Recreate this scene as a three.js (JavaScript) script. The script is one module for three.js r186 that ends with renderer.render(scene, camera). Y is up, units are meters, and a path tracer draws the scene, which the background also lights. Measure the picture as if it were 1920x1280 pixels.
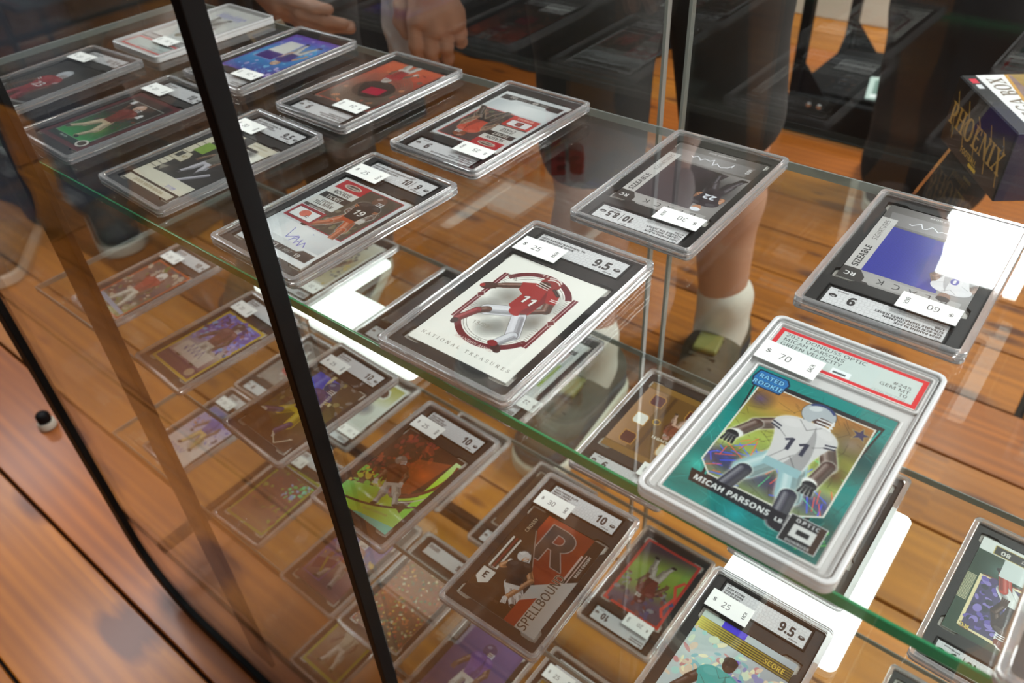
import * as THREE from 'three';
import { RoundedBoxGeometry } from 'three/addons/geometries/RoundedBoxGeometry.js';
import { mergeGeometries } from 'three/addons/utils/BufferGeometryUtils.js';
import { RectAreaLightUniformsLib } from 'three/addons/lights/RectAreaLightUniformsLib.js';
import { MarchingCubes } from 'three/addons/objects/MarchingCubes.js';
import { FontLoader } from 'three/addons/loaders/FontLoader.js';
import { TextGeometry } from 'three/addons/geometries/TextGeometry.js';

// ---------- camera, exposure, lights ----------
const scene = new THREE.Scene();
scene.background = new THREE.Color(0x000000);
const U = 0.785, M = 0.555, B = 0.325, C = 0.095;            // heights of the glass shelves above the floor
const camera = new THREE.PerspectiveCamera(2 * Math.atan(640 / 1489.7) * 180 / Math.PI, 1.5, 0.02, 40);
camera.position.set(0, U + 0.25466, 0);
camera.quaternion.setFromRotationMatrix(new THREE.Matrix4().makeBasis(
  new THREE.Vector3(0.77695, -0.04884, -0.62767), new THREE.Vector3(-0.37238, 0.76823, -0.52072), new THREE.Vector3(0.50762, 0.6383, 0.57869)));
camera.focus = 0.45; camera.userData.fStop = 11;
const renderer = new THREE.WebGLRenderer();
renderer.toneMapping = THREE.LinearToneMapping;
renderer.toneMappingExposure = 1.5;
renderer.shadowMap.enabled = true;
RectAreaLightUniformsLib.init();
const CEIL = 2.685;
const PANELS = [[-0.33, -3.76, 0.42, 0.72], [-3.0, -0.3, 0.6, 0.7, 0.45], [-4.7, -0.5, 0.6, 0.7, 0.4], [1.5, 2.3, 0.6, 0.9, 1.4], [2.3, -0.2, 0.6, 0.9], [0.95, -2.2, 0.7, 1.1, 1.9], [2.4, -3.0, 0.6, 0.9], [-1.7, -0.62, 0.6, 0.5]];
const PANEL_L = 20, PANEL_COLOR = new THREE.Color(0xf8faff);

// ---------- helpers ----------
const rnd = (seed) => { let s = seed >>> 0; return () => { s = (s + 0x6d2b79f5) | 0; let t = Math.imul(s ^ (s >>> 15), 1 | s); t = (t + Math.imul(t ^ (t >>> 7), 61 | t)) ^ t; return ((t ^ (t >>> 14)) >>> 0) / 4294967296; }; };
const names = new Map();
function numbered(n) { const k = names.get(n) ?? 0; names.set(n, k + 1); return k ? `${n}_${String(k).padStart(3, '0')}` : n; }
function shadowed(m) { m.castShadow = m.receiveShadow = true; return m; }
function thing(name, label, category, pos = [0, 0, 0], turn = 0, group) {
  const o = new THREE.Group(); o.name = numbered(name); o.position.set(...pos); o.rotation.y = turn;
  o.userData = { label, category }; if (group) o.userData.group = group;
  scene.add(o); return o;
}
function part(name, geo, mat, parent, label) { const m = shadowed(new THREE.Mesh(geo, mat)); m.name = name; if (label) m.userData.label = label; parent.add(m); return m; }
function struct(name, geo, mat, label, category) { const m = shadowed(new THREE.Mesh(geo, mat)); m.name = numbered(name); m.userData = { kind: 'structure', label, category }; scene.add(m); return m; }
const bx = (x0, y0, z0, x1, y1, z1) => new THREE.BoxGeometry(x1 - x0, y1 - y0, z1 - z0).translate((x0 + x1) / 2, (y0 + y1) / 2, (z0 + z1) / 2);
const rb = (x0, y0, z0, x1, y1, z1, r = 0.002) => new RoundedBoxGeometry(x1 - x0, y1 - y0, z1 - z0, 2, r).translate((x0 + x1) / 2, (y0 + y1) / 2, (z0 + z1) / 2);
const std = (o) => new THREE.MeshStandardMaterial(o), phy = (o) => new THREE.MeshPhysicalMaterial(o);
const lin = (r, g, b) => new THREE.Color().setRGB(r, g, b);
function roundRect(w, h, r, S = THREE.Shape) {
  const s = new S(), x = -w / 2, y = -h / 2;
  s.moveTo(x + r, y); s.lineTo(x + w - r, y); s.absarc(x + w - r, y + r, r, -Math.PI / 2, 0); s.lineTo(x + w, y + h - r); s.absarc(x + w - r, y + h - r, r, 0, Math.PI / 2);
  s.lineTo(x + r, y + h); s.absarc(x + r, y + h - r, r, Math.PI / 2, Math.PI); s.lineTo(x, y + r); s.absarc(x + r, y + r, r, Math.PI, 1.5 * Math.PI); return s;
}
// a flat shape lying in x/z, extruded upwards from y0 to y1, edges bevelled
function slabOf(shape, y0, y1, bevel = 0) {
  const g = new THREE.ExtrudeGeometry(shape, { depth: y1 - y0 - 2 * bevel, bevelEnabled: bevel > 0, bevelThickness: bevel, bevelSize: bevel, bevelOffset: -bevel, bevelSegments: 2, curveSegments: 5 });
  return g.rotateX(-Math.PI / 2).translate(0, y0 + bevel, 0);
}
function canvas(w, h) { const c = document.createElement('canvas'); c.width = w; c.height = h; return [c, c.getContext('2d')]; }
function tex(c, srgb = true) { const t = new THREE.CanvasTexture(c); if (srgb) t.colorSpace = THREE.SRGBColorSpace; t.magFilter = THREE.LinearFilter; t.wrapS = t.wrapT = THREE.RepeatWrapping; return t; }

// ---------- materials ----------
const MAT = {
  black: phy({ color: lin(0.004, 0.004, 0.004), roughness: 0.6, specularIntensity: 0.35 }),
  blackEdge: phy({ color: lin(0.005, 0.005, 0.005), roughness: 0.5, specularIntensity: 0.35 }),
  pane: phy({ color: lin(0.97, 0.985, 0.975), roughness: 0, transmission: 1, thickness: 0, ior: 1.52 }),
  shelf: phy({ color: lin(0.955, 0.98, 0.965), roughness: 0, transmission: 1, thickness: 0, ior: 1.52 }),
  greenEdge: phy({ color: lin(0.045, 0.32, 0.13), roughness: 0.12, transmission: 0.3, thickness: 0, clearcoat: 1, clearcoatRoughness: 0.03 }),
  greyEdge: phy({ color: lin(0.40, 0.42, 0.38), roughness: 0.5, transmission: 0.6, thickness: 0 }),
  acrylic: phy({ color: lin(0.93, 0.92, 0.92), roughness: 0.03, transmission: 0.86, thickness: 0.004, ior: 1.47 }),
  cover: phy({ color: lin(0.99, 0.99, 0.985), roughness: 0.02, transmission: 1, thickness: 0, ior: 1.47 }),
  insert: phy({ color: lin(0.013, 0.011, 0.010), roughness: 0.55, clearcoat: 0.15, clearcoatRoughness: 0.4 }),
  holder: phy({ color: lin(0.55, 0.52, 0.47), roughness: 0.2, clearcoat: 0.8 }),
  frosted: phy({ color: lin(0.62, 0.61, 0.60), roughness: 0.35, clearcoat: 0.7, clearcoatRoughness: 0.15 }),
  skin: phy({ color: lin(0.48, 0.25, 0.16), roughness: 0.55, sheen: 0.2 }),
  skinDark: phy({ color: lin(0.33, 0.15, 0.085), roughness: 0.55 }),
  shorts: std({ color: lin(0.010, 0.009, 0.007), roughness: 0.95 }),
  trousers: std({ color: lin(0.006, 0.0055, 0.006), roughness: 0.95 }),
  greyTrousers: std({ color: lin(0.018, 0.016, 0.015), roughness: 0.95 }),
  jeans: std({ color: lin(0.045, 0.07, 0.11), roughness: 0.9 }),
  shirt: std({ color: lin(0.50, 0.46, 0.46), roughness: 0.9 }),
  darkShirt: std({ color: lin(0.03, 0.03, 0.035), roughness: 0.9 }),
  redPrint: std({ color: lin(0.45, 0.012, 0.012), roughness: 0.8 }),
  sock: std({ color: lin(0.62, 0.57, 0.49), roughness: 0.95 }),
  shoe: std({ color: lin(0.075, 0.055, 0.028), roughness: 0.85 }),
  shoeDark: std({ color: lin(0.02, 0.016, 0.016), roughness: 0.8 }),
  sole: std({ color: lin(0.62, 0.57, 0.45), roughness: 0.7 }),
  patch: std({ color: lin(0.16, 0.15, 0.03), roughness: 0.6 }),
  hair: std({ color: lin(0.03, 0.018, 0.01), roughness: 0.7 }),
  eye: std({ color: lin(0.02, 0.015, 0.012), roughness: 0.2 }),
  lips: std({ color: lin(0.35, 0.12, 0.09), roughness: 0.5 }),
  steel: std({ color: lin(0.45, 0.45, 0.45), roughness: 0.25, metalness: 1 }),
  wall: std({ color: lin(0.47, 0.46, 0.36), roughness: 0.75 }),
  trim: std({ color: lin(0.60, 0.58, 0.48), roughness: 0.5 }),
  wallWarm: std({ color: lin(0.13, 0.12, 0.11), roughness: 0.85 }),
  ceiling: std({ color: lin(0.11, 0.11, 0.11), roughness: 0.9 }),
  cloth: std({ color: lin(0.006, 0.0055, 0.005), roughness: 1 }),
};
// ---------- the room ----------
function woodTexture(seed, base, dark) {
  const w = 1024, h = 96, r = rnd(seed), [c, g] = canvas(w, h), im = g.createImageData(w, h);
  const waves = [...Array(7)].map(() => [r() * 6.28, 0.002 + r() * 0.006, 0.03 + r() * 0.25, 0.5 + r()]);
  const knots = [...Array(9)].map(() => [r() * w, r() * h, 3 + r() * 8, 0.4 + r() * 0.6]);
  const grit = [...Array(512)].map(() => r());
  for (let y = 0; y < h; y++) for (let x = 0; x < w; x++) {
    let v = 0, bend = 0;
    for (const [kx, ky, kr, ks] of knots) { const dx = (x - kx) / 3.2, dy = y - ky, d = Math.hypot(dx, dy); bend += ks * Math.sign(dy) * 7 * Math.exp(-d / (kr * 1.6)); if (d < kr) v += ks * Math.pow(1 - d / kr, 0.9) * 3.0; }
    for (const [p, fx, fy, a] of waves) v += 0.085 * a * Math.sin(p + x * fx + (y + bend) * fy * 2.4 + 2 * Math.sin(x * fx * 1.7 + p));
    v += 0.09 * (grit[((y * 3 + Math.floor(bend * 2)) % 512 + 512) % 512] - 0.5) + 0.10 * Math.sin(x * 0.011 + seed);
    v += 0.06 * (r() - 0.5);
    v = Math.min(1, Math.max(0, 0.3 + v * 0.55));
    const i = (y * w + x) * 4;
    for (let k = 0; k < 3; k++) im.data[i + k] = base[k] * (1 - v) + dark[k] * v;
    im.data[i + 3] = 255;
  }
  g.putImageData(im, 0, 0);
  return tex(c);
}
const WOODS = [
  [11, [192, 118, 24], [100, 54, 10]], [12, [184, 108, 20], [92, 44, 8]], [13, [200, 126, 28], [112, 60, 12]], [14, [180, 106, 20], [88, 42, 8]], [15, [188, 112, 26], [106, 52, 12]], [16, [184, 102, 20], [94, 42, 8]],
].map(([s, b, d]) => phy({ map: woodTexture(s, b, d), roughness: 0.55, clearcoat: 0.25, clearcoatRoughness: 0.2 }));
{
  const floor = struct('floor', bx(-5.6, -0.08, -5.0, 3.2, -0.022, 3.0), std({ color: lin(0.012, 0.007, 0.004), roughness: 0.9 }), 'old varnished pine plank floor of the shop', 'floor');
  const PW = 0.168, r = rnd(77), shapes = new Map();
  const plank = (len, wid) => {
    const key = `${len.toFixed(2)}`;
    if (shapes.has(key)) return shapes.get(key);
    const g = new RoundedBoxGeometry(len, 0.022, wid, 1, 0.0025), p = g.attributes.position, uv = g.attributes.uv;
    for (let i = 0; i < p.count; i++) uv.setXY(i, p.getX(i) / 2.2 + 0.5, p.getZ(i) / PW + 0.5);
    shapes.set(key, g); return g;
  };
  for (let k = 0, z = -5.0 + PW / 2; z < 3.0; k++, z += PW) {
    let x = -5.6 - r() * 4.0;
    while (x < 3.2) {
      const len = [4.2, 5.0, 5.8][Math.floor(r() * 3)], x0 = Math.max(x, -5.6), x1 = Math.min(x + len, 3.2);
      if (x1 - x0 > 0.12) {
        const L = Math.round((x1 - x0) * 20) / 20, m = part(numbered('plank'), plank(L - 0.002, PW - 0.0045), WOODS[Math.floor(r() * 6)], floor);
        m.position.set((x0 + x1) / 2, -0.011 - r() * 0.0012, z);
        m.rotation.y = r() < 0.5 ? 0 : Math.PI;
      }
      x += len;
    }
  }
}
struct('ceiling', bx(-5.7, CEIL, -5.1, 3.3, CEIL + 0.1, 3.1), MAT.ceiling, 'plain dark grey ceiling above the shop', 'ceiling');
const wl = (n, g, l) => struct(n, g, MAT.wallWarm, l, 'wall');
const backWall = struct('wall_back', bx(-5.6, 0, -3.27, -0.83, CEIL, -3.15), MAT.wall, 'pale grey green back wall with cream baseboard', 'wall');
struct('baseboard_back', rb(-5.6, 0, -3.15, -0.82, 0.13, -3.125, 0.004), MAT.trim, 'cream baseboard at the foot of the back wall', 'baseboard');
wl('wall_return', bx(-0.95, 0, -5.0, -0.83, CEIL, -3.27), 'return wall beside the recess at the back');
wl('wall_recess', bx(-0.95, 0, -5.1, 3.2, CEIL, -5.0), 'far wall of the recess behind the black trousers');
wl('wall_left', bx(-5.7, 0, -5.1, -5.6, CEIL, 3.1), 'left wall of the shop room');
wl('wall_right', bx(3.2, 0, -5.1, 3.3, CEIL, 3.1), 'right wall of the shop room');
wl('wall_front', bx(-5.7, 0, 3.0, 3.3, CEIL, 3.1), 'front wall of the shop room behind the viewer');
{
  const glow = std({ color: 0xffffff, emissive: PANEL_COLOR, emissiveIntensity: 4, roughness: 0.6 });
  PANELS.forEach(([x, z, w, d, k = 1], i) => {
    const place = ['in the recess at the far back', 'left of the glass cabinet', 'by the left wall', 'behind the viewer', 'by the right wall', 'right of the glass cabinet', 'at the right back', 'over the left end of the glass cabinet'][i];
    const t = thing('ceiling_light', `flat square white ceiling light panel ${place}`, 'ceiling light', [x, CEIL, z]);
    const s = roundRect(w + 0.05, d + 0.05, 0.05); s.holes.push(roundRect(w - 0.002, d - 0.002, 0.035, THREE.Path));
    part('frame', slabOf(s, -0.03, 0, 0.003), MAT.trim, t);
    part('diffuser', slabOf(roundRect(w, d, 0.035), -0.022, -0.004), glow, t);
    const l = new THREE.RectAreaLight(PANEL_COLOR, PANEL_L * k, w, d); l.position.set(x, CEIL - 0.032, z); l.lookAt(x, 0, z); l.name = 'panel_light'; scene.add(l);
  });
}
// ---------- card prints (flat ink on card, label and sticker) ----------
const SW = 0.083, SL = 0.135, SH = 0.0065;
function T(g, s, x, y, size, color, o = {}) {   // text in millimetres
  g.save(); g.translate(x, y); g.rotate((o.rot ?? 0) * Math.PI / 180); g.scale(o.sx ?? 1, 1);
  g.font = `${o.weight ?? 'bold'} ${size}px ${o.font ?? 'sans-serif'}`; g.textAlign = o.align ?? 'left'; g.textBaseline = 'middle'; g.fillStyle = color;
  if (o.stroke) { g.strokeStyle = o.stroke; g.lineWidth = o.lw ?? size * 0.12; g.lineJoin = 'round'; g.strokeText(s, 0, 0); }
  if (o.gap) { let tx = 0; const all = [...s].reduce((a, ch) => a + g.measureText(ch).width + o.gap, -o.gap); if (o.align === 'center') tx = -all / 2; g.textAlign = 'left'; for (const ch of s) { g.fillText(ch, tx, 0); tx += g.measureText(ch).width + o.gap; } }
  else g.fillText(s, 0, 0);
  g.restore();
}
function poly(g, pts, fill, stroke, lw = 0.4) { g.beginPath(); pts.forEach(([x, y], i) => (i ? g.lineTo(x, y) : g.moveTo(x, y))); g.closePath(); if (fill) { g.fillStyle = fill; g.fill(); } if (stroke) { g.strokeStyle = stroke; g.lineWidth = lw; g.stroke(); } }
function blob(g, x, y, rx, ry, fill, rot = 0) { g.beginPath(); g.ellipse(x, y, rx, ry, rot, 0, 7); g.fillStyle = fill; g.fill(); }
function limb(g, pts, w0, w1, color) {
  g.lineCap = 'round'; g.lineJoin = 'round';
  const run = (style, k, d, extra = 0) => { g.strokeStyle = style; for (let i = 0; i + 1 < pts.length; i++) { const w = w0 + (w1 - w0) * (i / Math.max(1, pts.length - 2)); g.lineWidth = Math.max(0.1, w * k + extra); g.beginPath(); g.moveTo(pts[i][0] + d * w, pts[i][1] + d * w * 0.3); g.lineTo(pts[i + 1][0] + d * w, pts[i + 1][1] + d * w * 0.3); g.stroke(); } };
  run('rgba(10,8,8,.45)', 1, 0, 0.5); run(color, 1, 0); run('rgba(0,0,0,.20)', 0.42, 0.26); run('rgba(0,0,0,.16)', 0.2, 0.36); run('rgba(255,255,255,.13)', 0.34, -0.2); run('rgba(255,255,255,.14)', 0.14, -0.24);
}
function fist(g, x, y, color, s = 1) { blob(g, x, y, 2.5 * s, 2.2 * s, color); for (let i = 0; i < 4; i++) { g.strokeStyle = color; g.lineWidth = 1.1 * s; g.lineCap = 'round'; g.beginPath(); g.moveTo(x - 1.6 * s + i * 1.05 * s, y + 1 * s); g.lineTo(x - 2.2 * s + i * 1.35 * s, y + 4.2 * s); g.stroke(); } g.strokeStyle = 'rgba(0,0,0,.3)'; g.lineWidth = 0.3; g.beginPath(); g.moveTo(x - 1, y + 1); g.lineTo(x - 1.2, y + 3); g.moveTo(x + 0.6, y + 1); g.lineTo(x + 0.8, y + 3); g.stroke(); }
function grad(g, x0, y0, x1, y1, ...stops) { const q = g.createLinearGradient(x0, y0, x1, y1); stops.forEach((c, i) => q.addColorStop(i / (stops.length - 1), c)); return q; }
function soft(g, x, y, r, color) { const q = g.createRadialGradient(x, y, 0, x, y, r); q.addColorStop(0, color); q.addColorStop(1, 'rgba(0,0,0,0)'); g.fillStyle = q; g.fillRect(x - r, y - r, 2 * r, 2 * r); }
function specks(g, seed, x, y, w, h, n, colors, r0 = 0.5, r1 = 2) { const r = rnd(seed); for (let i = 0; i < n; i++) blob(g, x + r() * w, y + r() * h, r0 + r() * r1, (r0 + r() * r1) * 0.7, colors[Math.floor(r() * colors.length)], r() * 3); }
function shards(g, seed, x, y, w, h, n, color, lw = 0.18) { const r = rnd(seed); g.strokeStyle = color; g.lineWidth = lw; for (let i = 0; i < n; i++) { const a = x + r() * w, b = y + r() * h, t = r() * 6.28, l = 3 + r() * 9; g.beginPath(); g.moveTo(a, b); g.lineTo(a + Math.cos(t) * l, b + Math.sin(t) * l); g.stroke(); } }
// a football player; pts are joints in a box about 40 wide, 60 high centred on the chest
function player(g, cx, cy, s, p) {
  g.save(); g.translate(cx, cy); g.scale(s * (p.flip ? -1 : 1), s); g.rotate((p.lean ?? 0) * Math.PI / 180);
  const J = { lk: [-6, 26], lf: [-10, 37], rk: [8, 25], rf: [10, 38], le: [-13, 2], lh: [-17, 10], re: [12, 3], rh: [9, 12], ...p.pose };
  if (p.glow) { g.shadowColor = p.glow; g.shadowBlur = 12; }
  limb(g, [[-3.5, 11], J.lk], 8.5, 7, p.pants); limb(g, [J.lk, J.lf], 5.4, 4.4, p.sock ?? p.pants); limb(g, [[3.5, 11], J.rk], 9, 7.4, p.pants); limb(g, [J.rk, J.rf], 5.6, 4.4, p.sock ?? p.pants);
  for (const f of [J.lf, J.rf]) blob(g, f[0] + (f[0] > 0 ? 1.2 : -1.2), f[1] + 1, 3.4, 1.9, p.shoe ?? '#20181a', f[0] > 0 ? 0.2 : -0.2);
  limb(g, [[-8, -7], J.le], 5.6, 5, p.skin); limb(g, [J.le, J.lh], 4.6, 3.6, p.skin); limb(g, [[8, -7], J.re], 5.6, 5, p.skin); limb(g, [J.re, J.rh], 4.6, 3.6, p.skin);
  if (p.wrist) for (const h of [J.lh, J.rh]) blob(g, h[0] + (h[0] < 0 ? 1 : -0.6), h[1] - 1.6, 2.4, 1.8, p.wrist); fist(g, ...J.lh, p.glove ?? p.skin); fist(g, ...J.rh, p.glove ?? p.skin);
  g.beginPath(); g.moveTo(-11.5, -8); g.quadraticCurveTo(-9, -13.5, 0, -13); g.quadraticCurveTo(9, -13.5, 11.5, -8); g.quadraticCurveTo(12.5, -4, 10, -3.4); g.quadraticCurveTo(7, 4, 6.6, 13); g.lineTo(-6.6, 13); g.quadraticCurveTo(-7, 4, -10, -3.4); g.quadraticCurveTo(-12.5, -4, -11.5, -8); g.closePath(); g.fillStyle = p.jersey; g.fill();
  g.shadowBlur = 0;
  g.fillStyle = 'rgba(0,0,0,0.22)'; g.beginPath(); g.moveTo(2, -12); g.quadraticCurveTo(8, 0, 6, 13); g.lineTo(-1, 13); g.quadraticCurveTo(4, 0, 2, -12); g.fill();
  g.fillStyle = 'rgba(255,255,255,.13)'; g.beginPath(); g.ellipse(-5.5, -9, 4, 2.2, -0.3, 0, 7); g.ellipse(6, -9.4, 3.4, 1.8, 0.3, 0, 7); g.fill(); g.strokeStyle = 'rgba(0,0,0,.28)'; g.lineWidth = 0.4; for (const [a, b, c, d] of [[-6, 12, -2, 4], [-3, 13, 1, 6], [4, 12, 0, 7], [-9, -4, -5, -1], [9, -4, 5, -1], [-4, -12, 0, -8], [4, -12, 0, -8]]) { g.beginPath(); g.moveTo(a, b); g.lineTo(c, d); g.stroke(); }
  if (p.stripe) { g.strokeStyle = p.stripe; g.lineWidth = 0.8; for (const k of [-1, 1]) for (const d of [0, 1.6]) { g.beginPath(); g.moveTo(k * 11.6, -6 + d); g.lineTo(k * 8.4, -5 + d); g.stroke(); } }
  g.fillStyle = p.pants; g.fillRect(-6.6, 11.5, 13.2, 4);
  if (p.num) { g.save(); if (p.flip) g.scale(-1, 1); T(g, p.num, 0, 1.5, 9.5, p.numColor ?? '#fff', { align: 'center', stroke: p.numEdge, lw: 0.8 }); g.restore(); }
  if (p.bare) { blob(g, 1, -17.5, 3.6, 4.6, p.skin); blob(g, 1, -19.8, 3.9, 2.8, p.hair ?? '#1a1210'); if (p.band) { g.fillStyle = p.band; g.fillRect(-2.8, -19.6, 7.6, 1.5); } }
  else {
    blob(g, 2.2, -16.4, 3.6, 3.6, p.skin); g.beginPath(); g.arc(0.6, -18, 6.2, 2.2, 6.6); g.quadraticCurveTo(6, -17.6, 1.8, -17.2); g.quadraticCurveTo(0, -15, -0.6, -12.6); g.closePath(); g.fillStyle = p.helmet; g.fill();
    blob(g, -1.6, -20.6, 2.4, 1.5, 'rgba(255,255,255,.35)', -0.5); g.strokeStyle = 'rgba(0,0,0,.35)'; g.lineWidth = 0.4; g.beginPath(); g.arc(0.6, -18, 6.2, 2.2, 6.6); g.stroke(); if (p.helmetStripe) { g.strokeStyle = p.helmetStripe; g.lineWidth = 1.1; g.beginPath(); g.arc(0.6, -18, 5.6, 3.9, 5.6); g.stroke(); }
    g.strokeStyle = p.mask ?? '#ddd'; g.lineWidth = 0.7; for (const y of [-16.2, -14.4, -12.8]) { g.beginPath(); g.moveTo(1.4, y); g.quadraticCurveTo(6, y - 0.6, 7, y + 0.4); g.stroke(); } g.beginPath(); g.moveTo(6.6, -17.4); g.lineTo(6.4, -12.4); g.stroke();
  }
  if (p.ball) { const [bxx, byy] = J[p.ball]; blob(g, bxx - 1.5, byy + 0.5, 5, 3, '#5a2d18', -0.3); }
  g.restore();
}
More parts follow.
